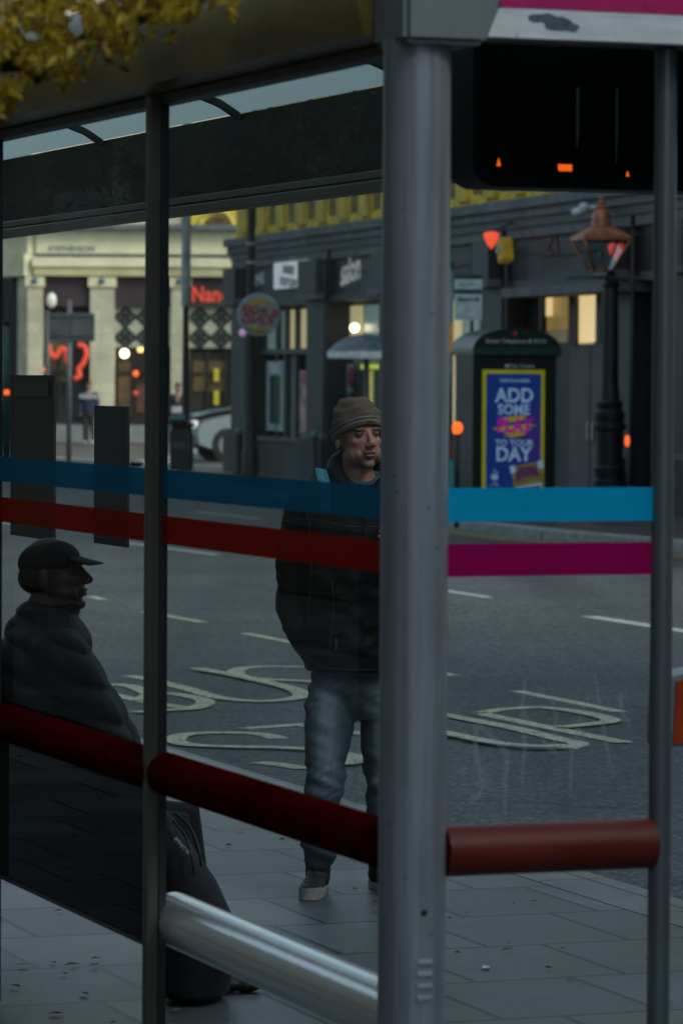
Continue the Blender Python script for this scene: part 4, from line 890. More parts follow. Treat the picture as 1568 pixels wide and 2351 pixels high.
def cream_building():
    Y=112.; S=Y/K
    X=lambda px: (px-784)*S+.0
    Z=lambda py,px=250: CAMZ+(875-(px-784)*-.0059*-1*0-py+0)*S
    b=thing('corner_building','cream stone corner building with pale fascia and patterned restaurant windows, far end of road','building',(0,Y,0))
    xl=X(90); xr=X(720); top=16.
    # upper walls with window openings, built from strips
    def wall(name,m,x0,x1,z0,z1,y0=0.,y1=.4): return B(name,x0,x1,y0,y1,z0,z1,m,b)
    wz0=Z(530)+0.0
    up=[]
    wins=[(X(185),X(246)),(X(320),X(382)),(X(440),X(530)),(X(600),X(660))]
    xs=[xl]+[v for w_ in wins for v in w_]+[xr]
    for i in range(0,len(xs),2): wall('wall',M_cream,xs[i],xs[i+1],wz0,top)
    for (a,c) in wins:
        zz=wz0+.05
        for k in range(3):
            z0=wz0+.35+k*3.2; z1=z0+2.0
            wall('wall',M_cream,a,c,(wz0 if k==0 else z0-1.2),z0,0,.4)
            f=B('window',a+.001,c-.001,.12,.3,z0,z1,mat('yellow_lit_blind',(.65,.44,.05),.6,0,.3,2),b)
            bm=nb(); box(bm,a,a+.07,.08,.119,z0,z1); box(bm,c-.07,c,.08,.119,z0,z1); box(bm,(a+c)/2-.03,(a+c)/2+.03,.08,.119,z0,z1); box(bm,a+.071,c-.071,.085,.118,(z0+z1)/2-.03,(z0+z1)/2+.03); obj('frame',bm,mat('frame_brown',(.05,.04,.03),.6),f)
            if k==2: wall('wall',M_cream,a,c,z1,top)
    # the arched yellow bay above the restaurant sign
    bm=nb(); ax,bx=X(436),X(534); zc=Z(505); r=(bx-ax)*.40
    pts=[(ax-.2,zc-.6),(bx+.2,zc-.6),(bx+.2,zc+1.2),(ax-.2,zc+1.2)]
    prism(bm,pts,-.10,-.02); ar=obj('yellow_panel',bm,mat('yellow_render',(.80,.56,.05),.7,0,.3,2),b)
    bm=nb(); cx=(ax+bx)/2+.1
    tube(bm,[(cx+r*math.cos(t),-.13,zc-.25+r*math.sin(t)) for t in [math.pi*k/14 for k in range(15)]],.07,8); obj('arch',bm,mat('arch_gold',(.62,.47,.12),.6),ar,True)
    bm=nb(); prism(bm,[(cx+r*.72*math.cos(t),zc-.25+r*.72*math.sin(t)) for t in [math.pi*k/14 for k in range(15)]],-.14,-.105); obj('arch_infill',bm,mat('arch_brown',(.12,.075,.02),.7,0,.4,3),ar)
    # cornice, fascia bands
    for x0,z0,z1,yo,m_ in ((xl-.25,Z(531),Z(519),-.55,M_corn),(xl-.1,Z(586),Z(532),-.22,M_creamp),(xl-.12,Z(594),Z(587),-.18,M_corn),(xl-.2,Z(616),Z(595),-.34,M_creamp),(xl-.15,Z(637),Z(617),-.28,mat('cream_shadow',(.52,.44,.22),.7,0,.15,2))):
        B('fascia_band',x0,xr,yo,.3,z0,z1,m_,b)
    text('street_plate','COLMORE ROW' if False else 'STEPHENSON',.22,mat('plate_grey',(.20,.23,.24),.6),b,((X(163)),-.232,Z(576)),bold=.006)
    # side wall receding to the left
    ang=R(62)
    sd_=thing('side','x','x'); bpy.data.objects.remove(sd_)
    T=Matrix.Translation((xl,0,0))@Matrix.Rotation(math.pi-ang,4,'Z')
    for nm,z0,z1,yo,m_ in (('side_wall',Z(518),top,.01,M_cream),('fascia_band',Z(586),Z(532),-.1,M_creamp),('fascia_band',Z(637),Z(587),-.2,M_creamp),('cornice',Z(531),Z(519),-.35,M_corn)):
        bm=nb(); box(bm,.0,14,-.3+(-.2 if yo<0 else 0),.3-yo,z0,z1,T); obj(nm,bm,m_,b)
    for k in range(6):
        bm=nb(); box(bm,.3+k*2.4,.95+k*2.4,-.25,.3,0,Z(638),T); obj('pilaster',bm,M_cream,b)
        bm=nb(); box(bm,.96+k*2.4,2.69+k*2.4,-.1,.05,0,Z(638),T); obj('window',bm,M_inside,b)
    # pilasters and bays
    for a,c in ((62,97),(206,261),(391,432),(560,600)):
        p=B('pilaster',X(a),X(c),-.18,.2,0,Z(638),M_cream,b)
        B('capital',X(a)-.06,X(c)+.06,-.24,.2,Z(662),Z(640),M_creamp,p)
        bm=nb(); ell(bm,((X(a)+X(c))/2,-.28,Z(648)),(.10,.06,.10),None,2); obj('rosette',bm,mat('rosette_blue',(.12,.17,.22),.5),p,True)
    for (a,c,pat) in ((97,206,0),(261,391,1),(432,560,1)):
        x0,x1=X(a)+.001,X(c)-.001
        w_=B('window',x0,x1,.30,.34,Z(1000),Z(706),M_inside,b)
        B('head_board',x0,x1,-.05,.2,Z(706),Z(638),M_maroon,b)
        bm=nb(); n=3
        for k in range(n+1):
            xx=x0+(x1-x0)*k/n; box(bm,xx-.03,xx+.03,.2,.26,Z(990),Z(800))
        box(bm,x0,x1,.19,.262,Z(860),Z(855)); box(bm,x0,x1,.19,.262,Z(975),Z(968)); obj('frame',bm,mat('frame_dark',(.02,.016,.014),.5),w_)
        B('stall_riser',x0,x1,-.08,.2,0,Z(978),mat('stall_stone',(.20,.20,.19),.8,0,.2,3),b)
        if pat:
            bz0,bz1=Z(800),Z(707)
            pb=B('patterned_screen',x0,x1,.12,.16,bz0,bz1,mat('screen_cream',(.42,.40,.28),.7),w_)
            bm=nb(); cell=.62; nx=int((x1-x0)/cell)+1; nz=2
            for i in range(nx):
                for j in range(nz):
                    cx=x0+cell*(i+.5); cz=bz0+(bz1-bz0)*(j+.5)/nz; hx,hz=cell*.5,(bz1-bz0)/nz*.5
                    if cx+hx>x1+.2: continue
                    for f,wd in ((.92,.055),(.42,.05)):
                        for sx,sz in ((1,1),(1,-1),(-1,1),(-1,-1)):
                            p0=V(cx+sx*hx*f,.10,cz); p1=V(cx,.10,cz+sz*hz*f); dd=(p1-p0); nn=V(-dd.z,0,dd.x).normalized()*wd
                            poly(bm,[p0-nn,p1-nn,p1+nn,p0+nn])
                    poly(bm,[(cx-.06,.098,cz),(cx,.098,cz-.06),(cx+.06,.098,cz),(cx,.098,cz+.06)])
            obj('diamond_lattice',bm,mat('lattice_dark',(.02,.019,.018),.6),pb,recalc=False)
    # restaurant name
    text('sign_lettering','Nando\u2019s',.62,M_redneon,b,(X(437),-.075,Z(679)),bold=.014,spacing=1.02,ax='LEFT',sx=.80)
    # reflected red neon, built as glowing tubes in the left bay
    def neon(pts): bm=nb(); tube(bm,smoothpts([(X(x),-.15,Z(y)) for x,y in pts],5),[.075]*(5*(len(pts)-1)+1),8); obj('neon_reflection',bm,M_redneon,b,True)
    neon([(111,795),(116,815),(128,822),(138,805),(150,808),(154,830),(160,846)]); neon([(178,795),(192,798),(198,815),(190,838),(180,850),(182,866),(170,872)])  # strokes of the reflected neon
    # interior lights and things on show
    for x,y,r,m_ in ((283,814,.13,M_lampw),(320,804,.10,M_lampy),(280,793,.075,M_lampy),(309,860,.09,M_orange),(309,905,.07,M_redneon),(462,786,.06,M_orange),(344,790,.05,M_lampy),(100,852,.07,M_orange),(150,812,.04,M_lampy)):
        bm=nb(); ell(bm,(X(x),.22,Z(y)),r,None,2); obj('interior_lamp',bm,m_,b,True)
    for x,y0,y1 in ((495,847,876),(495,898,930)):
        B('yellow_sticker',X(x)-.07,X(x)+.07,.1,.14,Z(y1),Z(y0),mat('yellow_notice',(.62,.50,.02),.6),b)
    B('interior_panel',X(268),X(300),.26,.29,Z(960),Z(835),mat('brown_panel',(.10,.055,.02),.7,0,.4,3),b)
    B('interior_panel',X(310),X(345),.26,.29,Z(950),Z(885),mat('red_brown_panel',(.10,.035,.02),.7,0,.4,3),b)
    B('interior_panel',X(110),X(150),.26,.29,Z(880),Z(730),mat('olive_panel',(.07,.06,.025),.7,0,.4,3),b)
    B('interior_panel',X(160),X(200),.26,.29,Z(960),Z(740),mat('green_dark_panel',(.02,.035,.025),.7,0,.4,3),b)
    B('interior_panel',X(440),X(520),.26,.29,Z(900),Z(830),mat('brown_panel',(.1,.05,.02),.7),b)
    return b
cream_building()

FA=V(-2.13,77.615,0); FB=V(3.9,56,0); FD=(FB-FA).normalized(); FN=V(FD.y,-FD.x,0)   # FN points to the road (towards -x,-y)
if FN.x>0: FN=-FN
FANG=math.atan2(FD.y,FD.x)
def fs(px,py=875,o=0.):
    r=ray(px,py); t=(FA+FN*o-CAM).dot(FN)/r.dot(FN); p=CAM+r*t; return (p-FA).dot(FD), p.z
def dark_building():
    b=thing('shop_building','dark grey shopfront terrace with a yellow sandstone frieze above, behind the phone kiosk','building',FA,FANG)
    # local: x along facade to the right, y = +inward?  facade normal to road is local -y or +y
    sgn = -1 if (Matrix.Rotation(FANG,3,'Z')@V(0,-1,0)).dot(FN)>0 else 1
    def bx(name,px0,px1,z0,z1,o0,o1,m,par=None,abs_=False):
        x0,x1=(px0,px1) if abs_ else (fs(px0,875,o1)[0],fs(px1,875,o1)[0])
        ya,yb=sgn*o0,sgn*o1
        return B(name,min(x0,x1),max(x0,x1),min(ya,yb),max(ya,yb),z0,z1,m,par or b)
    Lr=44.
    z=lambda px,py: fs(px,py)[1]
    bx('upper_wall',0,Lr,5.75,13,-3,-.05,M_yst,abs_=True)
    bx('shop_core',0.02,Lr,0,4.64,-3,-.62,M_inside,abs_=True)
    # upper storey windows
    for k in range(14):
        s0=1.2+k*3.05
        w_=bx('window',s0,s0+1.3,6.9,9.4,-.04,.02,mat('window_dark',(.03,.035,.04),.2),abs_=True)
        bx('sill',s0-.15,s0+1.45,6.75,6.89,-.04,.18,M_yst,w_,True); bx('lintel',s0-.12,s0+1.42,9.41,9.7,-.04,.12,M_yst,w_,True)
    # frieze
    fr=bx('frieze',0,Lr,4.66,5.55,-2,.02,mat('yellow_frieze',(.82,.55,.05),.75,0,.45,4),abs_=True)
    bx('frieze_moulding',-.05,Lr,5.551,5.74,-2,.22,M_yst,abs_=True)
    for k in range(30):
        s0=.5+k*1.46
        p=bx('frieze_block',s0,s0+.55,4.75,5.5,.021,.10,M_yst,abs_=True)
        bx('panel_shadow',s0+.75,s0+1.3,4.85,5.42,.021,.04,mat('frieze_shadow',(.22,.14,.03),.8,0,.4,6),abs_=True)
    # cornice stack
    bx('cornice',-.08,Lr,4.50,4.655,-.6,.27,M_corn,abs_=True); bx('cornice',-.05,Lr,4.36,4.495,-.6,.20,M_corn,abs_=True)
    bx('cornice',-.02,Lr,4.22,4.355,-.6,.14,M_dgr2,abs_=True); bx('fascia_head',-.0,Lr,4.06,4.215,-.6,.10,M_corn,abs_=True)
    bx('sign_fascia',0,Lr,3.40,4.055,-.6,.02,M_dgr,abs_=True)
    bx('fascia_sill',-.02,Lr,3.27,3.395,-.6,.14,M_dgr2,abs_=True)
    # piers
    for a,c in ((530,562),(703,750),(870,915),(1105,1150),(1395,1445),(1548,1600)):
        s0,s1=fs(a,875,.16)[0],fs(c,875,.16)[0]
        p=bx('pier',s0,s1,.0,4.2,-.6,.16,M_dgr2,abs_=True)
        bx('pier_base',s0-.08,s1+.08,0,.75,.161,.30,M_dgr2,p,True); bx('pier_cap',s0-.08,s1+.08,.76,.86,.161,.26,M_corn,p,True)
        bx('console',s0+.08,s1-.08,3.45,4.05,.161,.36,M_dgr,p,True); bx('console_foot',s0+.02,s1-.02,3.32,3.44,.161,.40,M_corn,p,True)
    # bay 1: 560-703
    def win(px0,px1,z0,z1,m,par=None,o=-.3): return bx('window',px0,px1,z0,z1,o-.05,o,m,par)
    frm=mat('frame_teal_grey',(.05,.065,.07),.5)
    paleg=mat('pale_glazing',(.20,.20,.15),.3,0,.6,1.2,emit=(1,.82,.42),estr=.42)
    tealg=mat('teal_glazing',(.12,.2,.2),.3,0,.6,1.5,emit=(.3,.45,.42),estr=.28)
    for i,(a,c,m_) in enumerate(((605,632,tealg),(636,652,tealg),(656,676,paleg),(680,702,paleg))): win(a,c,z(650,800),3.2,m_)
    for a in (602,634,654,678): bx('mullion',a-2,a+2,.6,3.26,-.29,-.2,frm)
    bx('transom',590,703,z(650,812),z(650,800),-.29,-.15,frm)
    for a,c,m_ in ((560,600,M_inside),(656,676,mat('stone_strip',(.24,.22,.18),.7)),(678,692,M_inside)): win(a,c,.6,z(650,815),m_)
    dr=bx('door',612,650,z(630,990),z(630,828),-.28,-.2,mat('pale_door_frame',(.42,.48,.48),.5))
    bx('door_glass',619,641,z(630,972),z(630,862),-.199,-.18,mat('green_glass',(.008,.06,.045),.25),dr)
    bx('door_head',618,642,z(630,858),z(630,834),-.199,-.17,mat('white_panel',(.55,.58,.58),.5),dr)
    # pink poster and display
    bx('poster',688,716,z(700,1008),z(700,850),-.19,-.16,mat('poster_pink',(.52,.30,.30),.6,0,.8,3.0))
    bx('poster',690,712,z(700,880),z(700,855),-.158,-.15,mat('poster_magenta',(.5,.10,.22),.6,0,.5,5))
    bx('stall_riser',560,703,0,z(640,1012),-.6,.05,M_dgr); bx('riser_sill',556,706,z(640,1012),z(640,1004),-.6,.14,M_corn)
    for k in range(26):     # striped reflection beside the corner, built as slats
        zz=.9+k*.10
        bx('reflection_slat',562,600,zz,zz+.045,-.19,-.15,mat('reflection_slat_grey',(.055,.065,.075),.5))
    bx('reflection_slat_backing',450+112,600,.62,3.24,-.24,-.20,M_inside)
    # signs
    def onf(px,py,o): s_,zz=fs(px,py,o); return (s_,sgn*o,zz)
    rz=0 if sgn==-1 else math.pi
    sb=bx('sign_board',627,703,z(660,663),z(660,603),.161,.22,mat('sign_white',(.75,.75,.76),.5,emit=(.8,.8,.82),estr=.32));  # glow added to brighten the board on the shaded facade
    sb.rotation_euler=(0,0,0)
    s_,_,zz=onf(662,634,.226)
    text('sign_lettering','BARBER\nSHOP ROW',.235,mat('sign_text_grey',(.22,.22,.23),.6),sb,(s_,sgn*.226,zz),(math.pi/2,R(4),rz),bold=.004)
    s_,_,zz=onf(600,641,0); text('sign_lettering','BASE',.30,mat('dull_white_letters',(.5,.5,.5),.6,emit=(.8,.8,.8),estr=.06),b,(s_,sgn*.03,zz),(math.pi/2,R(-4),rz),bold=.008)
    s_,_,zz=onf(808,620,0); text('sign_lettering','salon',.70,mat('pale_letters',(.7,.68,.62),.6,emit=(.8,.78,.7),estr=.2),b,(s_,sgn*.035,zz),(math.pi/2,R(-5),rz),bold=.010,shear=.2,sx=.9)  # letters given a glow to stand out from the shaded fascia
    s_,_,zz=onf(1275,558,0); text('sign_lettering','75',.62,mat('copper_letters',(.13,.045,.03),.6),b,(s_,sgn*.035,zz),(math.pi/2,0,rz),mirror=True,bold=.006)
    # bay 2: 750-870  pale salon
    paleb=mat('pale_grey_render',(.26,.26,.24),.7,0,.25,2)
    bx('bay_wall',752,870,0,3.26,-.6,-.34,paleb)
    for a,c,m_ in ((762,778,paleg),(800,826,paleg),(836,868,tealg)): win(a,c,z(800,770),z(800,700),m_,None,-.28)
    bm=nb(); s_,_,zz=onf(814,752,-.15); ell(bm,(s_,sgn*-.15,zz),.085,None,2); obj('interior_lamp',bm,M_lampw,b,True)
    bx('light_strip',828,870,z(840,846),z(840,836),-.26,-.2,mat('lime_light',(.5,.6,.05),.5,emit=(.75,.9,.05),estr=.45))
    for a,c,y0,y1,m_ in ((762,770,830,980,mat('lime_panel',(.18,.2,.05),.6)),(790,805,835,900,mat('white_figure',(.42,.45,.44),.6)),(846,856,850,940,mat('yellow_panel_lit',(.55,.50,.10),.6,emit=(.9,.8,.2),estr=.25)),(857,872,850,960,mat('green_panel',(.03,.08,.02),.6)),(792,803,900,960,mat('teal_figure',(.1,.2,.19),.6)),(815,843,850,960,M_inside)):
        bx('window_display',a,c,z(a,y1),z(a,y0),-.27,-.22,m_)
    bm=nb(); s_,_,zz=onf(806,866,-.2); ell(bm,(s_,sgn*-.2,zz),(.20,.03,.20),None,2); obj('window_display',bm,mat('crimson_disc',(.28,.02,.06),.6),b,True)
    # bay 3: 915-1105 (mostly behind the post and the kiosk)
    bx('bay_wall',917,1103,0,.9,-.6,-.2,M_dgr)
    for k in range(4): win(935+k*42,970+k*42,.95,3.2,tealg if k%2 else paleg)
    # bay 4: 1150-1395
    bx('bay_wall',1152,1393,0,z(1300,785),-.6,-.2,M_dgr2)
    bx('awning_rail',1150,1395,3.12,3.26,-.1,.55,M_corn)
    for a,c,m_ in ((1195,1232,mat('dim_window',(.06,.06,.05),.3,0,.5,2)),(1318,1330,M_inside),(1254,1300,mat('dim_yellow',(.12,.09,.04),.4,0,.6,2,emit=(1,.6,.15),estr=.18))): win(a,c,z(1280,780),z(1280,670),m_)
    for a,c,y0,y1 in ((1240,1262,672,722),(1318,1362,668,790),(1374,1400,672,740)):
        s0,s1=fs(a)[0],fs(c)[0]
        bx('lit_panel',a,c,z(1280,y1),z(1280,y0),-.24,-.2,M_warm)
    bx('lit_panel',1215,1300,z(1280,785),z(1280,755),-.245,-.21,mat('dim_warm',(.3,.25,.14),.5,0,.5,3,emit=(1,.75,.4),estr=.06))
    for a in (1186,1236,1304,1312,1366,1372): bx('mullion',a,a+6,z(1280,790),3.2,-.19,-.12,M_dgr2)
    dm=mat('taupe_door',(.10,.088,.085),.6,0,.2,2)
    d1=bx('door',1308,1354,0.05,z(1330,795),-.19,-.12,dm); d2=bx('door',1357,1393,0.05,z(1370,795),-.19,-.12,dm)
    bx('handle',1347,1350,z(1340,1010),z(1340,968),-.11,-.05,mat('chrome',(.7,.7,.72),.2,1),d1); bx('handle',1358,1361,z(1340,1010),z(1340,968),-.11,-.05,mat('chrome',(.7,.7,.72),.2,1),d2)
    # bay right
    bx('bay_wall',1447,1546,0,3.26,-.6,-.1,M_dgr2)
    bx('pale_column',1606,1640,0,2.6,.0,.3,mat('stone_column',(.2,.19,.17),.7))
    for k in range(5): bx('bay_wall',1650+k*150,1760+k*150,0,3.2,-.6,-.2,M_dgr)
    for px_ in (1090,1170,752,1460):
        bm=nb(); s0=fs(px_,875,.14)[0]; cyl(bm,(s0,sgn*.20,.1),(s0,sgn*.20,4.0),.03,n=8); obj('downpipe',bm,M_dgr,b,True)
    for i_,(pa,pb,za,zb) in enumerate(((750,1105,3.9,3.75),(1150,1395,3.95,3.8))):
        s0,s1=fs(pa,875,.05)[0],fs(pb,875,.05)[0]; bm=nb(); tube(bm,[(s0+(s1-s0)*t,sgn*.06,za+(zb-za)*t-.12*math.sin(math.pi*t)) for t in [k/10 for k in range(11)]],.010,5); obj('cable',bm,M_dgr2,b)
    # cctv camera
    bm=nb(); s_,_,zz=onf(1325,486,.55); ell(bm,(s_,sgn*.55,zz),(.18,.07,.07),Matrix.Identity(4),2); ell(bm,(s_+.15,sgn*.5,zz+.06),.08,None,2); cyl(bm,(s_+.15,sgn*.5,zz+.05),(s_+.15,sgn*.0,zz+.1),.03); obj('security_camera',bm,mat('camera_white',(.6,.62,.62),.4),b,True)
    # red traffic light reflections, built as glowing hearts on brackets
    for px,py in ((1128,547),(1415,575)):
        s_,_,zz=onf(px,py,.5); bm=nb()
        prof=[(.01,-.16),(.07,-.08),(.115,.02),(.12,.07),(.09,.10),(.01,.11)]
        lathe(bm,(s_,sgn*.5,zz),prof,16); l_=obj('lamp_reflection',bm,mat('red_reflection',(.5,.06,.03),.5,emit=(1,.10,.04),estr=.9),b,True)
        bm=nb(); cyl(bm,(s_,sgn*.5,zz+.10),(s_,sgn*.16,zz+.25),.018,n=8); obj('bracket',bm,M_dgr2,l_)
    # projecting pub sign, amber with dark ring
    s_,_,zz=onf(1160,572,.5); bm=nb(); box(bm,s_-.13,s_+.13,sgn*.5-.1,sgn*.5+.1,zz-.2,zz+.17,Matrix.Translation((s_,sgn*.5,zz))@Matrix.Rotation(R(-14),4,'Y')@Matrix.Translation((-s_,-sgn*.5,-zz)),.04)
    ps=obj('hanging_sign',bm,mat('amber_sign',(.50,.30,.02),.5,0,.3,6,emit=(1,.6,.05),estr=.06),b)
    bm=nb(); tube(bm,[(s_+.05*math.cos(t)-.02,sgn*.5-.115,zz+.06*math.sin(t)) for t in [k*.628 for k in range(11)]],.018,6); obj('ring',bm,mat('sign_pale',(.6,.6,.5),.5),ps,True)
    return b
dark_building()

def post(name,label,cat,px,Y,r0,r1,h,m,base=None,upper=None,hu=0,group=None):
    p=P(px,900,Y); t=thing(name,label,cat,(p.x,Y,0))
    bm=nb(); prof=[(r0*1.8,0),(r0*1.8,.5),(r0*1.5,.55),(r0*1.55,1.0),(r0*1.1,1.1),(r0,1.15),(r1,h)]
    lathe(bm,(0,0,0),prof,16); obj('column',bm,m,t,'auto')
    return t
t=post('street_lamp','tall lamp column, grey above and black below, by the litter bin','street lamp',426,77,.075,.06,3.3,mat('column_black',(.012,.014,.014),.5))
bm=nb(); lathe(bm,(0,0,0),[(.095,3.301),(.09,5.5),(.07,9.5)],16); obj('upper_column',bm,mat('column_grey',(.36,.37,.37),.6,0,.3,4),t,'auto')
bm=nb(); tube(bm,[(0,0,9.5),(-.3,-.2,9.9),(-1.4,-.6,10)],.04,8); ell(bm,(-1.6,-.7,9.97),(.35,.16,.08),None,2); obj('lamp_head',bm,mat('column_grey'),t,True)
t=post('street_lamp','slender black lamp column between the restaurant and the barber shop sign','street lamp',575,72,.085,.07,6.5,mat('column_black'))
bm=nb(); tube(bm,[(0,0,6.5),(.1,-.1,7.2),(.8,-.3,7.4)],.03,8); ell(bm,(1.0,-.4,7.35),(.3,.14,.08),None,2); obj('lamp_head',bm,mat('column_black'),t,True)
for dz in (4.0,4.35): 
    bm=nb(); lathe(bm,(0,0,dz),[(.10,0),(.10,.06)],12); obj('collar',bm,mat('column_grey'),t,'auto')

def traffic_board():
    p=G(158,1058); Y=p.y*.985; c=P(158,1058,Y)
    t=thing('road_sign','grey backs of road signs on a thin pole at the kerb, far left','sign',(c.x,Y,-.02))
    bm=nb(); cyl(bm,(0,0,0),(0,0,3.6),.055); obj('pole',bm,mat('pole_grey',(.14,.14,.145),.5,.3),t,True)
    s=Y/K
    for a,c2 in ((112,156),(160,217)):
        bm=nb(); box(bm,(a-158)*s,(c2-158)*s,-.05,-.08,CAMZ+(872-782)*s,CAMZ+(872-717)*s,None,.01); sg=obj('sign_plate',bm,mat('plate_back',(.10,.105,.105),.5,.3,.2,3),t)
        bm=nb()
        for q in (726,770): box(bm,(a-158)*s+.02,(c2-158)*s-.02,-.1,-.082,CAMZ+(872-q)*s-.02,CAMZ+(872-q)*s+.02)
        obj('channel',bm,mat('plate_channel',(.05,.05,.05),.5),sg)
traffic_board()
def signal():
    # dark pole with a pale lamp on the left
    c=P(108,900,100); t=thing('street_lamp','dark post with pale glass lamp beside the road signs','street lamp',(c.x,100,0))
    s=100/K
    bm=nb(); cyl(bm,(0,0,0),(0,0,CAMZ+(872-712)*s),.06); obj('column',bm,mat('pole_slate',(.07,.075,.08),.6),t,True)
    bm=nb(); ell(bm,(.12,-.1,CAMZ+(872-690)*s),(.13,.13,.2),None,2); obj('lantern',bm,mat('pale_lantern',(.6,.58,.5),.3,emit=(1,.9,.7),estr=.25),t,True)
    c=P(14,900,70); t=thing('traffic_light','green traffic signal pole at the left edge of the photo','traffic light',(c.x,70,0)); s=70/K
    bm=nb(); cyl(bm,(0,0,0),(0,0,CAMZ+(872-640)*s),.07); obj('pole',bm,mat('signal_green',(.012,.05,.045),.5),t,True)
    bm=nb(); box(bm,-.1,.1,-.12,.05,CAMZ+(872-745)*s,CAMZ+(872-640)*s,None,.03); h=obj('signal_head',bm,mat('signal_black',(.012,.02,.02),.5),t)
    bm=nb(); ell(bm,(.02,-.13,CAMZ+(872-902)*s),(.06,.03,.05),None,2); obj('amber_light',bm,M_orange,h,True)
signal()

def bin_(px,Y,label,w_=.34,h=1.05):
    c=P(px,1000,Y); t=thing('litter_bin',label,'litter bin',(c.x,Y,.02))
    bm=nb(); box(bm,-w_/2,w_/2,-.2,.2,0.03,h-.26,None,.02); obj('body',bm,mat('bin_black',(.010,.011,.012),.45),t)
    bm=nb(); box(bm,-w_/2+.03,w_/2-.03,-.17,.17,h-.255,h-.12); obj('opening',bm,mat('bin_hole',(.002,.002,.002),.9),t)
    bm=nb(); box(bm,-w_/2-.02,w_/2+.02,-.22,.22,h-.118,h-.05,None,.02); tp=obj('lid',bm,mat('bin_black'),t)
    bm=nb(); box(bm,-w_/2+.03,w_/2-.06,-.16,.12,h-.049,h+.02,None,.02); obj('cyan_top',bm,mat('cyan_top',(.10,.38,.45),.5),tp)
    bm=nb(); box(bm,-w_/2+.05,w_/2-.05,-.207,-.201,h-.62,h-.5); obj('notice',bm,mat('bin_notice',(.09,.095,.10),.6),t)
bin_(411,76,'black litter bin with cyan top below the tall grey lamp column',.34,1.08)
bin_(435,77,'narrow black utility box right of the litter bin with cyan top',.16,1.0)

def car():
    Y=92.; c=P(505,1060,Y); s=Y/K
    t=thing('parked_car','silver estate car, blue reflection painted on the bonnet, nosing out of the side street','car',(c.x+1.35,Y,-.1),R(14)); t.scale=(1.05,1.05,1.2)
    # side profile facing left (-x): local x front=-2.2 ... rear=2.3 ; width along y
    prof=[(-2.2,.35),(-2.23,.62),(-2.12,.80),(-1.75,.93),(-1.0,1.03),(-.35,1.42),(.1,1.52),(1.5,1.50),(2.1,1.15),(2.28,1.0),(2.3,.4),(1.9,.28),(-1.9,.25)]
    bm=nb(); nW=7; W_=.88; rings=[]
    for j in range(nW):
        y=-W_+2*W_*j/(nW-1); k=abs(y)/W_
        ring=[]
        for x,z in prof:
            tum=.22*max(0,(z-.95)/.55)*(1 if y>0 else -1)*k
            fx=x+(.22*k**3 if x<-1.7 else 0)-(.15*k**3 if x>2 else 0)
            ring.append(bm.verts.new((fx,y-tum,z-(.05*k**4 if z>.9 else 0))))
        rings.append(ring)
    n=len(prof)
    for a,b in zip(rings,rings[1:]):
        for i in range(n): bm.faces.new((a[i],a[(i+1)%n],b[(i+1)%n],b[i]))
    bm.faces.new(rings[0]); bm.faces.new(rings[-1][::-1])
    body=obj('body',bm,mat('silver_paint',(.17,.18,.185),.3,.5,.05,2,coat=.6),t,'auto')
    bm=nb(); poly(bm,[(-2.0,-.74,.895),(-2.0,.74,.895),(-1.74,.76,.955),(-1.02,.76,1.06),(-1.02,-.76,1.06),(-1.74,-.76,.955)]); obj('bonnet_reflection_sheet',bm,mat('bonnet_reflection',(.05,.26,.36),.25,.4,coat=.5),t)  # blue reflection painted as a coloured sheet over the silver bonnet
    gl=mat('car_glass',(.02,.03,.035),.08)
    bm=nb(); poly(bm,[(-.98,-.70,1.06),(-.98,.70,1.06),(-.36,.60,1.432),(-.36,-.60,1.432)]); obj('windscreen',bm,gl,t)
    for sg in (-1,1):
        bm=nb(); poly(bm,[(-.8,sg*.893,1.03),(1.75,sg*.893,1.03),(1.45,sg*.72,1.42),(-.25,sg*.72,1.40)]); obj('side_window',bm,gl,t)
        bm=nb(); ell(bm,(-2.03,sg*.62,.72),(.13,.17,.10),None,2); obj('headlight',bm,mat('headlight_clear',(.75,.75,.75),.1,emit=(1,.93,.85),estr=.35),t,True)
        bm=nb(); ell(bm,(-2.14,sg*.60,.42),(.07,.08,.06),None,2); obj('fog_light',bm,mat('headlight_clear'),t,True)
        for x in (-1.35,1.4):
            y0=sg*.80
            bm=nb(); tube(bm,[(x,y0-.11,.33),(x,y0-.10,.33),(x,y0+.10,.33),(x,y0+.11,.33)],[.29,.335,.335,.29],28); w_=obj('wheel',bm,mat('tyre',(.012,.012,.012),.8),t,'auto')
            bm=nb(); tube(bm,[(x,y0+sg*.105,.33),(x,y0+sg*.118,.33)],[.20,.19],20); 
            for k in range(5): 
                a=k*1.2566; box(bm,0,.19,-.005,.005,-.02,.02,Matrix.Translation((x,y0+sg*.122,.33))@Matrix.Rotation(a,4,'Y'))
            obj('rim',bm,mat('rim_grey',(.25,.26,.26),.4,.6),w_,'auto')
        bm=nb(); ell(bm,(-.55,sg*.98,1.05),(.06,.11,.07),None,2); obj('mirror',bm,mat('silver_paint'),t,True)
    bm=nb(); box(bm,-2.245,-2.20,-.45,.45,.42,.60); obj('grille',bm,mat('grille_black',(.01,.01,.01),.5),t)
    bm=nb(); box(bm,-2.252,-2.246,-.26,.26,.30,.41); obj('number_plate',bm,mat('plate_white',(.5,.5,.48),.5),t)
car()

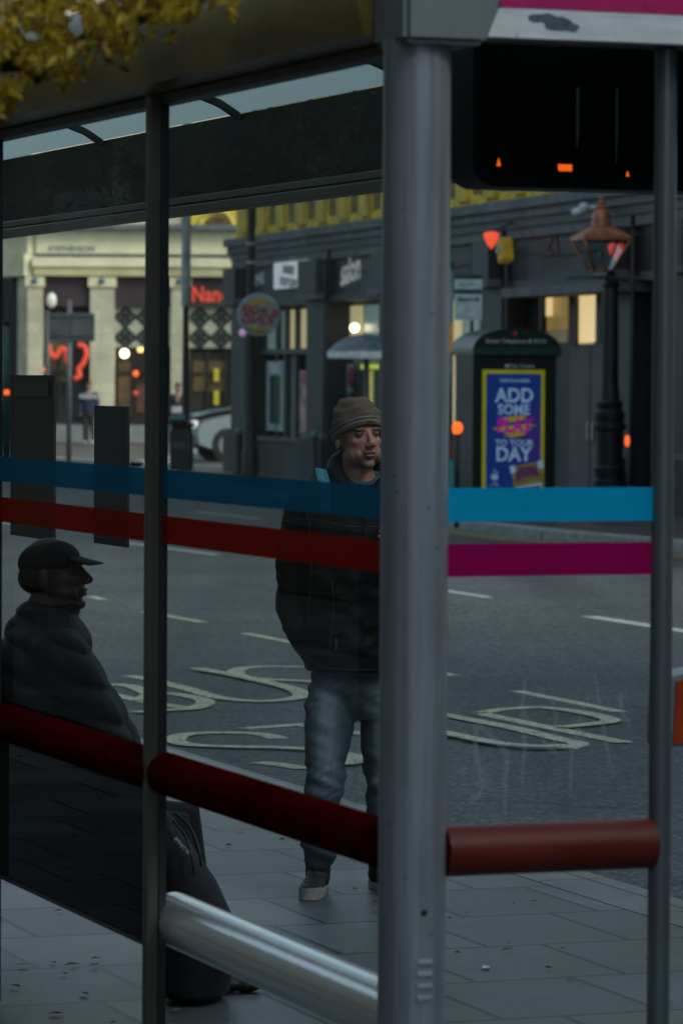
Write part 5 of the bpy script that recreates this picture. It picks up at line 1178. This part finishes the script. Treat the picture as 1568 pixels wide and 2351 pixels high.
def kiosk():
    # phone kiosk carrying the lottery poster
    Y=50.; s=Y/K; c=P(1183,1190,Y)
    t=thing('phone_kiosk','dark green arched phone kiosk carrying a blue lottery poster, on the far pavement','kiosk',(c.x,Y,.02),R(14))
    hw=.53; dep=1.0
    zt=CAMZ+(873-815)*s
    body=mat('kiosk_black',(.008,.012,.012),.35)
    bm=nb(); box(bm,-hw,hw,0,.09,.05,zt,None,.01); fr=obj('front_frame',bm,body,t)
    for x in (-hw+.02,hw-.02):
        bm=nb(); cyl(bm,(x,dep,0),(x,dep,zt),.03); obj('rear_post',bm,mat('kiosk_grey_post',(.12,.14,.14),.4,.3),t,True)
    bm=nb(); box(bm,-hw-.045,-hw-.001,.05,.09,.0,zt); obj('side_trim',bm,mat('kiosk_green',(.008,.032,.026),.4),t)
    bm=nb(); box(bm,hw+.001,hw+.035,-.01,.05,.0,zt+.02); obj('side_trim',bm,mat('kiosk_grey_post'),t)
    bm=nb(); poly(bm,[(-hw,.1,.3),(-hw,dep,.3),(-hw,dep,zt),(-hw,.1,zt)]); obj('side_glass',bm,mat('kiosk_side',(.012,.016,.016),.12),t)
    bm=nb(); box(bm,-.32,.1,.45,.7,.9,1.7,None,.02); obj('telephone',bm,mat('phone_grey',(.08,.09,.09),.4),t)
    # arched roof
    za=CAMZ+(873-752)*s-zt
    arch=[(-hw-.06,zt+.0),(hw+.06,zt+.0),(hw+.06,zt+.06)]+[( (hw+.06)*math.cos(a),zt+.06+(za-.06)*math.sin(a)**.8) for a in [math.pi*k/18 for k in range(1,18)]]+[(-hw-.06,zt+.06)]
    bm=nb(); prism(bm,arch,-.03,dep+.03); obj('arched_roof',bm,mat('kiosk_roof_green',(.006,.020,.016),.35),t,'auto')
    bm=nb(); box(bm,-hw-.07,hw+.07,-.05,-.031,zt+.002,zt+.10); obj('green_band',bm,mat('band_green',(.008,.045,.034),.4),t)
    pt=mat('pale_print',(.45,.47,.47),.6)
    text('roof_lettering','Street Telephone & Wi-Fi',.078,pt,t,(-.02,-.036,zt+.185),bold=.001)
    bm=nb(); ell(bm,(-.03,-.034,zt+.285),(.035,.004,.028),None,2); obj('roof_emblem',bm,mat('red_print',(.45,.03,.04),.6),t)
    text('frame_lettering','City Centre',.07,pt,t,(.07,-.004,CAMZ+(873-839)*s),bold=.001); 
    bm=nb(); ell(bm,(-.13,-.003,CAMZ+(873-839)*s),(.03,.003,.03),None,2); obj('frame_emblem',bm,pt,t)
    # poster
    pz1=CAMZ+(873-848)*s; pz0=pz1-1.66; px0,px1=-.46,.38
    yel=mat('poster_yellow',(.62,.50,.01),.5,0,.15,4,emit=(.62,.5,.01),estr=.08)
    po=B('poster',px0,px1,-.016,-.001,pz0,pz1,yel,t)
    bm=nb(); box(bm,px0+.05,px1-.05,-.022,-.017,pz0+.05,pz1-.05)
    m=mat('poster_blue',(.006,.035,.22),.4,0,.1,2,emit=(.005,.03,.2),estr=.25)
    # purple drift toward lower right
    nt=m.node_tree; n=nt.nodes; l=nt.links; tc=n.new('ShaderNodeTexCoord'); gr=n.new('ShaderNodeTexGradient'); gr.gradient_type='SPHERICAL'; mp=n.new('ShaderNodeMapping')
    mp.inputs['Location'].default_value=(-.35*1.8,0,-(pz0+.75)*1.8); mp.inputs['Scale'].default_value=(1.8,1.8,1.8); l.new(tc.outputs['Object'],mp.inputs[0]); l.new(mp.outputs[0],gr.inputs[0])
    mx=n.new('ShaderNodeMix'); mx.data_type='RGBA'; l.new(gr.outputs['Fac'],mx.inputs[0]); mx.inputs[6].default_value=(.006,.035,.22,1); mx.inputs[7].default_value=(.14,.01,.20,1); l.new(mx.outputs[2],n['Principled BSDF'].inputs['Base Color'])
    obj('poster_field',bm,m,po)
    wh=mat('poster_white',(.40,.58,.78),.5,emit=(.4,.58,.8),estr=.14); mg=mat('poster_pinkmag',(.55,.01,.35),.5,emit=(.55,.01,.35),estr=.2)
    cx=-.03; zz=lambda py: CAMZ+(873-py)*s
    text('poster_lettering','DREAM BIG PLAY SMALL' if False else 'SCRATCHCARDS',.052,wh,po,(cx,-.026,zz(873)),bold=.001)
    text('poster_lettering','ADD',.255,wh,po,(cx,-.026,zz(908)),bold=.007,sx=.92,spacing=1.02)
    text('poster_lettering','SOME',.185,wh,po,(cx-.01,-.026,zz(940)),bold=.005,sx=.90,spacing=1.03)
    # splash
    rr=random.Random(4); bm=nb()
    for k in range(26):
        z0=zz(978)+rr.uniform(-.13,.13); x0=cx-.02-rr.uniform(.1,.33)*(1-abs(z0-zz(978))/.25); x1=cx+rr.uniform(.1,.33)*(1-abs(z0-zz(978))/.25); h=rr.uniform(.010,.024)
        poly(bm,[(x0,-.0245-k*.00003,z0),(x0+.08,-.0245-k*.00003,z0-h),(x1,-.0245-k*.00003,z0+.02),(x1-.06,-.0245-k*.00003,z0+h+.02)])
    obj('poster_splash',bm,yel,po,recalc=False)
    text('poster_lettering','PLAY',.245,mg,po,(cx,-.030,zz(977)),bold=.010,sx=.84,shear=.05,spacing=1.03)
    bm=nb(); 
    for x in (-.17,-.10,-.02,.05,.12): tube(bm,[(x,-.030,zz(985)),(x,-.030,zz(994+rr.uniform(0,6)))],[.012,.006],6)
    obj('poster_drips',bm,mg,po)
    text('poster_lettering','TO YOUR',.112,wh,po,(cx,-.026,zz(1016)),bold=.0025,spacing=1.04)
    text('poster_lettering','DAY',.255,wh,po,(cx-.01,-.026,zz(1043)),bold=.008,sx=.92,spacing=1.02)
    # plain hand emblem
    bm=nb(); hx,hz=-.29,zz(1095)
    ell(bm,(hx,-.024,hz),(.05,.004,.04),None,2)
    for a,ln in ((60,.09),(92,.12),(130,.07),(165,.06)):
        dd=V(math.cos(R(a)),0,math.sin(R(a))); tube(bm,[V(hx,-.024,hz)+dd*.02,V(hx,-.024,hz)+dd*ln],[.016,.014],8,True,.3)
    obj('poster_emblem',bm,wh,po,True)
    text('poster_lettering','THE\nLOTTERY',.03,wh,po,(hx,-.026,hz-.085))
    # ticket
    T=Matrix.Translation((.16,-.028,zz(1092)))@Matrix.Rotation(R(-10),4,'Y')
    bm=nb(); box(bm,-.21,.21,-.003,.003,-.16,.16,T); tk=obj('ticket',bm,mat('ticket_gold',(.52,.32,.06),.5,0,.3,14),po)
    bm=nb()
    for k in range(7): box(bm,-.17+k*.05,-.13+k*.05,-.0045,-.0035,-.15,-.11,T)
    for sx in (-.19,.19): box(bm,sx-.035,sx+.035,-.0047,-.0037,.07,.17,T)
    obj('ticket_panels',bm,wh,tk)
    text('ticket_lettering','JEWEL',.12,mat('ticket_purple',(.25,.02,.25),.5),tk,T@V(0,-.006,.03),(math.pi/2,R(-10),0),bold=.006)
    text('ticket_lettering','DOUBLE',.06,mat('ticket_purple'),tk,T@V(0,-.006,.105),(math.pi/2,R(-10),0),bold=.003)
kiosk()

def bus_stop():
    Y=52.; s=Y/K; c=P(1030,1200,Y); t=thing('bus_stop_flag','white bus stop flag with green band on a grey pole beside the phone kiosk','bus stop',(c.x,Y,.0))
    zt=CAMZ+(874-598)*s
    bm=nb(); cyl(bm,(0,0,0),(0,0,zt-.1),.045); obj('pole',bm,mat('stop_pole',(.22,.25,.24),.4,.3),t,True)
    bm=nb(); lathe(bm,(0,0,zt-.1),[(.055,0),(.055,.09),(.02,.12)],14); obj('pole_cap',bm,mat('cap_green',(.01,.10,.06),.5),t,'auto')
    x0,x1=(1040-1030)*s,(1103-1030)*s; z=lambda y: CAMZ+(874-y)*s
    fw=mat('flag_white',(.52,.60,.60),.5)
    f=B('flag',x0,x1,-.02,.02,z(732),z(672),fw,t); f2=B('flag',x0,x1,-.02,.02,z(661),z(638),fw,t); B('flag_band',x0,x1,-.022,.022,z(671.7),z(661.3),mat('band_green',(.008,.045,.034)),t); B('flag_head',x0,x1,-.02,.02,z(637.6),z(628),mat('flag_dark',(.03,.035,.04),.5),t)
    dk2=mat('flag_print',(.06,.10,.10),.6); cx=(x0+x1)/2
    text('flag_lettering','Station St',.075,dk2,f,(cx,-.023,z(684)),bold=.003)
    text('flag_lettering','Stop NS2',.05,mat('flag_grey_print',(.28,.33,.33),.6),f2,(cx-.03,-.023,z(650)),bold=.001)
    text('flag_lettering','11  23   45',.035,mat('flag_grey_print'),f,(cx,-.023,z(726)),bold=.001)
    # amber strip timetable case on the pole
    B('amber_panel',-.05+.01,.045,-.07,-.046,z(806),z(742),mat('amber_panel',(.5,.22,.01),.5,emit=(1,.35,.02),estr=.12),t)
    # figures' orange lights in the area: belisha like lamp on a dark pole
    c2=P(1050,982,48); u=thing('beacon','round orange light on a dark post left of the kiosk','beacon',(c2.x,48,0))
    bm=nb(); cyl(bm,(0,.06,0),(0,.06,c2.z+.1),.03); obj('post',bm,M_dgr2,u,True)
    bm=nb(); ell(bm,(0,0,c2.z),(.068,.03,.078),None,3); obj('light',bm,M_orange,u,True)
    B('cyan_panel',-.10,-.05,0,.02,.45,.85,mat('cyan_panel',(.02,.30,.33),.5),u); B('red_panel',-.10,-.05,0,.02,.87,1.08,mat('dull_red_panel',(.22,.03,.02),.5),u)
bus_stop()

def lantern():
    Y=53.; s=Y/K; c=P(1375,1150,Y); t=thing('street_lamp','old copper lantern on a dark ornamental lamp post, right of the taupe doors','street lamp',(c.x,Y,.02))
    z=lambda y: CAMZ+(876-y)*s
    cop=mat('copper',(.42,.16,.085),.42,.45,.4,7); ci=mat('post_iron',(.010,.013,.015),.5,0,.3,5)
    hx=.36
    # roof pyramid, vent, finial
    bm=nb(); 
    lathe(bm,(0,0,0),[(.345*1.41,z(551)),(.345*1.41,z(545)),(.15*1.3,z(522)),(.11,z(517))],4); bmesh.ops.rotate(bm,verts=bm.verts,cent=(0,0,0),matrix=Matrix.Rotation(R(45+12),3,'Z')); r_=obj('lantern_roof',bm,cop,t)
    bm=nb(); lathe(bm,(0,0,0),[(.14,z(520)),(.125,z(505)),(.13,z(495)),(.10,z(486)),(.07,z(481)),(.085,z(476)),(.05,z(471)),(.06,z(465)),(.03,z(460)),(.035,z(456)),(.005,z(447))],16); obj('finial',bm,cop,t,'auto')
    # frame bars
    bm=nb()
    M=Matrix.Rotation(R(12),3,'Z')
    for a,b in ((1,1),(1,-1),(-1,1),(-1,-1)): tube(bm,[M@V(a*.33,b*.33,z(551)),M@V(a*.13,b*.13,z(622))],.02,6)
    for q,h in ((.33,z(552)),(.13,z(622))):
        for k in range(4):
            p=[(1,1),(1,-1),(-1,-1),(-1,1),(1,1)]; tube(bm,[M@V(p[k][0]*q,p[k][1]*q,h),M@V(p[k+1][0]*q,p[k+1][1]*q,h)],.018,6)
    obj('lantern_frame',bm,cop,t,True)
    bm=nb(); p=[(1,1),(1,-1),(-1,-1),(-1,1),(1,1)]
    for k in range(4): poly(bm,[M@V(p[k][0]*.32,p[k][1]*.32,z(553)),M@V(p[k+1][0]*.32,p[k+1][1]*.32,z(553)),M@V(p[k+1][0]*.125,p[k+1][1]*.125,z(621)),M@V(p[k][0]*.125,p[k][1]*.125,z(621))])
    obj('lantern_glass',bm,glass_mat('lantern_pane',(.7,.75,.75),1.3,.04),t)
    bm=nb(); ell(bm,(0,0,z(590)),(.05,.05,.09),None,2); obj('burner',bm,mat('burner_pale',(.3,.3,.28),.4),t,True)
    bm=nb(); lathe(bm,(.15,.2,0),[(.24,0),(.24,z(1105)),(.20,z(1100)),(.22,z(1075)),(.19,z(1070)),(.19,z(990)),(.235,z(985)),(.235,z(975)),(.20,z(970)),(.215,z(955)),(.215,z(948)),(.17,z(940)),(.19,z(925)),(.14,z(918)),(.12,z(880)),(.11,z(700)),(.10,z(660)),(.13,z(655)),(.10,z(645)),(.09,z(630)),(.04,z(622))],16); obj('column',bm,ci,t,'auto')
    bm=nb(); cyl(bm,(-.02,0,z(636)),(.62,-.05,z(640)),.018,n=8); cyl(bm,(-.02,0,z(636)),(.62,.05,z(655)),.014,n=8); cyl(bm,(-.5,-.05,z(640)),(.02,0,z(636)),.016,n=8); obj('ladder_bar',bm,mat('bar_brown',(.07,.045,.035),.5),t)
    c2=P(1440,1012,52); u=thing('beacon','small half hidden orange light on a dark post, near the thin shelter post','beacon',(c2.x,52,0))
    bm=nb(); cyl(bm,(0.03,.06,0),(.03,.06,c2.z+.1),.035); obj('post',bm,M_dgr2,u,True)
    bm=nb(); ell(bm,(0,0,c2.z),(.032,.03,.078),None,3); obj('light',bm,M_orange,u,True)
lantern()

def burger_sign_reflection():  # a sign reflected in the glass, built as a solid disc
    Y=70.; s=Y/K; c=P(594,722,Y)
    t=thing('reflected_sign','reflection of a round burger restaurant sign built as a hanging disc with reversed red lettering','sign',(c.x,Y,c.z))
    bm=nb(); 
    bm2=nb()
    cyl(bm,(0,-.03,0),(0,.03,0),.375,n=40); d_=obj('disc',bm,mat('disc_grey',(.30,.34,.37),.5),t,'auto')
    bm=nb(); tube(bm,[(.375*math.cos(a),0,.40*math.sin(a)*.94+0) for a in [k*math.pi/20 for k in range(41)]],.018,6); obj('rim',bm,mat('disc_rim',(.5,.55,.58),.5),t,True)
    def half(z0,sg,nm):
        pts=[(-.21,z0)]+[(.21*math.cos(a)*-1,z0+sg*.13*math.sin(a)) for a in [k*math.pi/12 for k in range(1,12)]]+[(.21,z0)]
        bm=nb(); prism(bm,pts,-.036,-.031); obj(nm,bm,mat('bun_amber',(.48,.32,.04),.5),t)
    half(.17,1,'bun'); half(-.22,-1,'bun')
    rd=mat('dull_red_letters',(.36,.03,.03),.5)
    text('sign_lettering','BURGER',.19,rd,t,(.02,-.037,.06),(math.pi/2,R(8),0),mirror=True,bold=.007)
    text('sign_lettering','KING',.24,rd,t,(-.02,-.037,-.10),(math.pi/2,R(4),0),mirror=True,bold=.008)
    bm=nb(); tube(bm,[(.31*math.cos(a),-.037,.31*math.sin(a)) for a in [R(200+k*8) for k in range(14)]],[.006+.024*math.sin(math.pi*k/13) for k in range(14)],6,True,.2); obj('swoosh',bm,mat('swoosh_blue',(.02,.05,.14),.5),t,True)
    bm=nb(); cyl(bm,(0,.0,.38),(0,0,.60),.015,n=8); cyl(bm,(0,0,.6),(-.16,1.9,.6),.02,n=8); obj('bracket',bm,M_dgr2,t)
    # small pink light
    c=P(557,763,71); q=nb(); ell(q,(0,0,0),.07,None,2); o=obj('window_light',q,mat('pink_light',(.5,.3,.5),.5,emit=(.8,.4,.8),estr=.5),None,True,c); props(o,'tiny pink light beside the reflected burger sign','light')
burger_sign_reflection()

def canopy():
    Y=66.; s=Y/K; c=P(840,1080,Y)
    t=thing('kiosk_canopy','domed silver canopy with pale lit rim in front of the salon windows','canopy',(c.x,Y,0))
    z=lambda y: CAMZ+(875-y)*s; w_=(840-750)*s
    prof=[(w_*.98,z(822)),(w_,z(815)),(w_,z(806)),(w_*.93,z(800)),(w_*.75,z(785)),(w_*.5,z(773)),(.05,z(766))]
    bm=nb(); lathe(bm,(0,0,0),prof[2:],28); obj('dome',bm,mat('dome_silver',(.20,.24,.26),.45,.3,.3,8),t,'auto')
    bm=nb(); lathe(bm,(0,0,0),prof[:2]+[(w_*1.0,z(806.5))],28); obj('rim',bm,mat('rim_white',(.6,.68,.68),.5,emit=(.7,.85,.85),estr=.10),t,'auto')
    bm=nb(); cyl(bm,(0,0,0),(0,0,z(820)),.05); obj('stand',bm,mat('stand_grey',(.1,.1,.1),.5),t,True)
canopy()

def far_bits():
    # low plinth light patch and small bollards with pale caps on the far pavement
    for i,(px,py,Y) in enumerate(((548,1085,73),(722,1075,70))):
        c=P(px,py,Y); t=thing('bollard',('black bollard with pale green cap by the shop corner, below the reflected burger sign','black bollard with pale green cap left of the standing person')[i],'bollard',(c.x,Y,.02),0,'bollards on the far pavement')
        bm=nb(); lathe(bm,(0,0,0),[(.09,0),(.09,.1),(.07,.14),(.06,.80)],14); obj('shaft',bm,M_dgr2,t,'auto')
        bm=nb(); lathe(bm,(0,0,.801),[(.075,0),(.075,.08),(.03,.11)],14); obj('cap',bm,mat('cap_pale_green',(.14,.24,.23),.5),t,'auto')
far_bits()

# ================================================================== BUILDINGS OUT OF FRAME, ADDED TO BLOCK LIGHT
def office():  # unseen block added to keep the sun off the near area
    b=thing('added_office_block','grey stone office block added to shade the shelter, out of frame to the right','building',(13,-34,0))
    m=stone_mat('added_grey_ashlar',(.16,.15,.13),.9,.45); wn=mat('added_office_window',(.03,.035,.04),.1)
    B('wall',0,14,0,50,0,17,m,b)
    for k in range(11):
        for q in range(4):
            f=B('window',-.04,-.001,1+k*4.4,3.6+k*4.4,1+q*3.8,3.4+q*3.8,wn,b); B('sill',-.2,-.041,.9+k*4.4,3.7+k*4.4,.8+q*3.8,.99+q*3.8,m,f)
office()  # unseen block added to keep the sun off
def added_near_building():  # added to darken surfaces facing the camera; shows only as a reflection
    b=thing('added_stone_building','dark stone building added to block light along the near pavement, reflected in the shelter glass','building',(Cw.x,Cw.y,0),TH)
    m=stone_mat('added_dark_stone',(.05,.048,.03),.9,.45)
    wn=mat('reflective_window',(.05,.06,.07),.08)
    x=-6.2
    B('wall',x-1,x,-16,60,0,8,m,b)
    for k in range(12):
        y=-14+k*6
        for z0 in (.8,4.1):
            f=B('window',x+.001,x+.04,y,y+2.2,z0,z0+2.6,wn,b); B('sill',x+.001,x+.2,y-.15,y+2.35,z0-.2,z0-.01,m,f)
        B('pilaster',x+.001,x+.3,y+3.6,y+4.4,0,7.7,m,b)
    B('cornice',x+.001,x+.8,-16,60,7.71,8.2,m,b)
added_near_building()

# ================================================================== TREES
def leaf_mesh(name, centres, m, parent, size=(.055,.022), seed=1, drop=.0):
    rs=np.random.RandomState(seed); n=len(centres)
    c=np.array(centres); d=rs.normal(size=(n,3)); d[:,2]-=drop; d/=np.linalg.norm(d,axis=1)[:,None]
    u=np.cross(d,rs.normal(size=(n,3))); u/=np.linalg.norm(u,axis=1)[:,None]
    ln=(size[0]*(.7+.6*rs.rand(n)))[:,None]; wd=(size[1]*(.7+.6*rs.rand(n)))[:,None]
    v=np.stack([c-d*ln*.5,c+u*wd*.5,c+d*ln*.5,c-u*wd*.5],1).reshape(-1,3)
    me=bpy.data.meshes.new(name); me.from_pydata(v.tolist(),[],[(4*i,4*i+1,4*i+2,4*i+3) for i in range(n)]); me.materials.append(m)
    col=np.repeat(rs.rand(n),4); at=me.color_attributes.new('Col','FLOAT_COLOR','POINT'); f=np.ones((4*n,4)); f[:,:3]=col[:,None]; at.data.foreach_set('color',f.ravel())
    o=bpy.data.objects.new(name,me); COL.objects.link(o); o.parent=parent; return o
def leaf_material(name,c0,c1,c2):
    m=bpy.data.materials.new(name); m.use_nodes=True; nt=m.node_tree; n=nt.nodes; l=nt.links; b=n['Principled BSDF']
    a=n.new('ShaderNodeAttribute'); a.attribute_name='Col'; rp=n.new('ShaderNodeValToRGB'); e=rp.color_ramp.elements; e[0].color=(*c0,1); e[1].color=(*c2,1); x=e.new(.5); x.color=(*c1,1)
    l.new(a.outputs['Fac'],rp.inputs[0]); l.new(rp.outputs[0],b.inputs['Base Color']); b.inputs['Roughness'].default_value=.5
    t=n.new('ShaderNodeBsdfTranslucent'); l.new(rp.outputs[0],t.inputs[0]); mi=n.new('ShaderNodeMixShader'); mi.inputs[0].default_value=.45; l.new(b.outputs[0],mi.inputs[1]); l.new(t.outputs[0],mi.inputs[2]); l.new(mi.outputs[0],n['Material Output'].inputs['Surface']); return m
M_leaf=leaf_material('autumn_leaves',(.12,.075,.006),(.42,.27,.010),(.75,.56,.04)); M_leafd=leaf_material('dark_leaves',(.03,.05,.01),(.08,.09,.015),(.25,.20,.02))
M_bark=mat('bark',(.05,.042,.035),.9,0,.4,12,.6,40)
def tree(loc, label, seed, low_branch=None, n_leaf=14000, lm=None, crown=(2.2,3.0,4.6)):
    rr=random.Random(seed); t=thing('street_tree',label,'tree',loc,0,'street trees on the near pavement')
    bm=nb(); tube(bm,[(0,0,0),(.03,.02,1.2),(-.02,.05,2.6),(.05,.0,4.2),(.1,.1,6.0)],[.16,.13,.115,.09,.05],14); 
    tips=[]
    for k in range(15):
        a=rr.uniform(0,6.28); z0=rr.uniform(2.5,5.6); ln=rr.uniform(1.2,crown[0]); d=V(math.cos(a),math.sin(a),rr.uniform(.1,.7))
        p=[V(0,0,z0)+d*ln*q+V(rr.uniform(-.1,.1),rr.uniform(-.1,.1),-.12*q*q*ln) for q in (0,.35,.7,1)]
        tube(bm,p,[.05,.035,.022,.01],7)
        for q in p[1:]:
            tips.append((q,.42))
            for _ in range(2):
                e=q+V(rr.uniform(-.6,.6),rr.uniform(-.6,.6),rr.uniform(-.45,.3)); tube(bm,[q,(q+e)/2+V(0,0,.05),e],[.012,.008,.004],5); tips.append((e,.34))
    if low_branch:
        for pts in low_branch:
            pp=smoothpts([V(*p)-V(*loc) for p in pts],4); tube(bm,pp,[.03-.022*i/(len(pp)-1) for i in range(len(pp))],7)
    obj('trunk',bm,M_bark,t,True)
    rs=np.random.RandomState(seed); T=[tips[i] for i in rs.randint(0,len(tips),n_leaf)]
    cs=[(q.x+rs.normal()*r*.55,q.y+rs.normal()*r*.55,q.z+rs.normal()*r*.45) for q,r in T]
    return t,cs
# tree A overhangs the shelter corner
la=L(-2.6,3.6); la=(la.x,la.y,0)
bA=[[ (la[0],la[1],3.3), P(-900,-450,8.6), P(-150,60,7.5), P(60,140,7.25), P(200,92,7.2), P(330,38,7.2), P(510,-20,7.2)],
    [ (la[0],la[1],3.1), P(-700,-220,8.4), P(-120,20,7.4), P(40,100,7.3), P(90,190,7.3)],
    [P(-900,-450,8.6), P(100,-180,7.4), P(300,-40,7.25), P(400,10,7.2)]]
tA,cA=tree(la,'yellow leaved street tree whose branch hangs over the shelter at the top left',11,bA,12000)
rs=np.random.RandomState(5); cl=[]
for i in range(52000):
    u=rs.rand(); x=-260+ 800*u
    lim=215-.44*max(0,x)+24*math.sin(x*.05)+16*math.sin(x*.13+1)+10*math.sin(x*.31)
    y=lim-abs(rs.normal())*125+rs.normal()*16
    if y<-260: continue
    if noise.noise(V(x*.020,y*.022,3.1))<-.30+.2*rs.rand(): continue
    if noise.noise(V(x*.06,y*.06,8.1))<-.12+.3*rs.rand(): continue
    q=P(x,y,7.2+rs.normal()*.28)-V(*la); cl.append((q.x,q.y,q.z))
leaf_mesh('foliage',cA,M_leaf,tA,seed=3); leaf_mesh('foliage',cl,M_leaf,tA,(.030,.0085),4,.8)
lb=L(-2.7,9.4); lb=(lb.x,lb.y,0)
tB,cB=tree(lb,'darker leaved street tree further along the near pavement, left of the shelter',23,None,16000,None,(2.5,3,4.6))
leaf_mesh('foliage',cB,M_leafd,tB,seed=6)

# fallen leaves, uncountable
rs=np.random.RandomState(9); v=[]; f=[]
for i in range(560):
    if i<380: q=L(rs.uniform(-3.5,.9),rs.uniform(1,14))
    else: q=L(rs.uniform(.0,2.6),rs.uniform(1.2,14))
    z=.006+rs.rand()*.006; a=rs.rand()*6.28; s=.010+.014*rs.rand(); 
    if i>=380: s*=.75
    b0=len(v)
    for k,(r_,t_) in enumerate(((1.5,0),(.6,1.3),(1.3,3.1),(.65,4.9))): v.append((q.x+s*r_*math.cos(a+t_),q.y+s*r_*math.sin(a+t_),z+(.004 if k%2 else 0)*rs.rand()*2))
    f.append((b0,b0+1,b0+2,b0+3))
me=bpy.data.meshes.new('fallen_leaves'); me.from_pydata(v,[],f); me.materials.append(mat('fallen_leaf',(.16,.10,.025),.7,0,.7,3)); o=bpy.data.objects.new('fallen_leaves',me); COL.objects.link(o)
props(o,'small yellow brown leaves scattered over the paving','leaves',kind='stuff')
c=G(1115,2222,.006); bm=nb(); poly(bm,[(-.012,-.02,0),(.010,-.026,.003),(.014,.018,0),(-.008,.024,.004)]); o=obj('paper_scrap',bm,mat('paper_pale',(.55,.62,.62),.7),None,False,c); props(o,'tiny pale scrap of paper lying on the near paving slabs','litter')
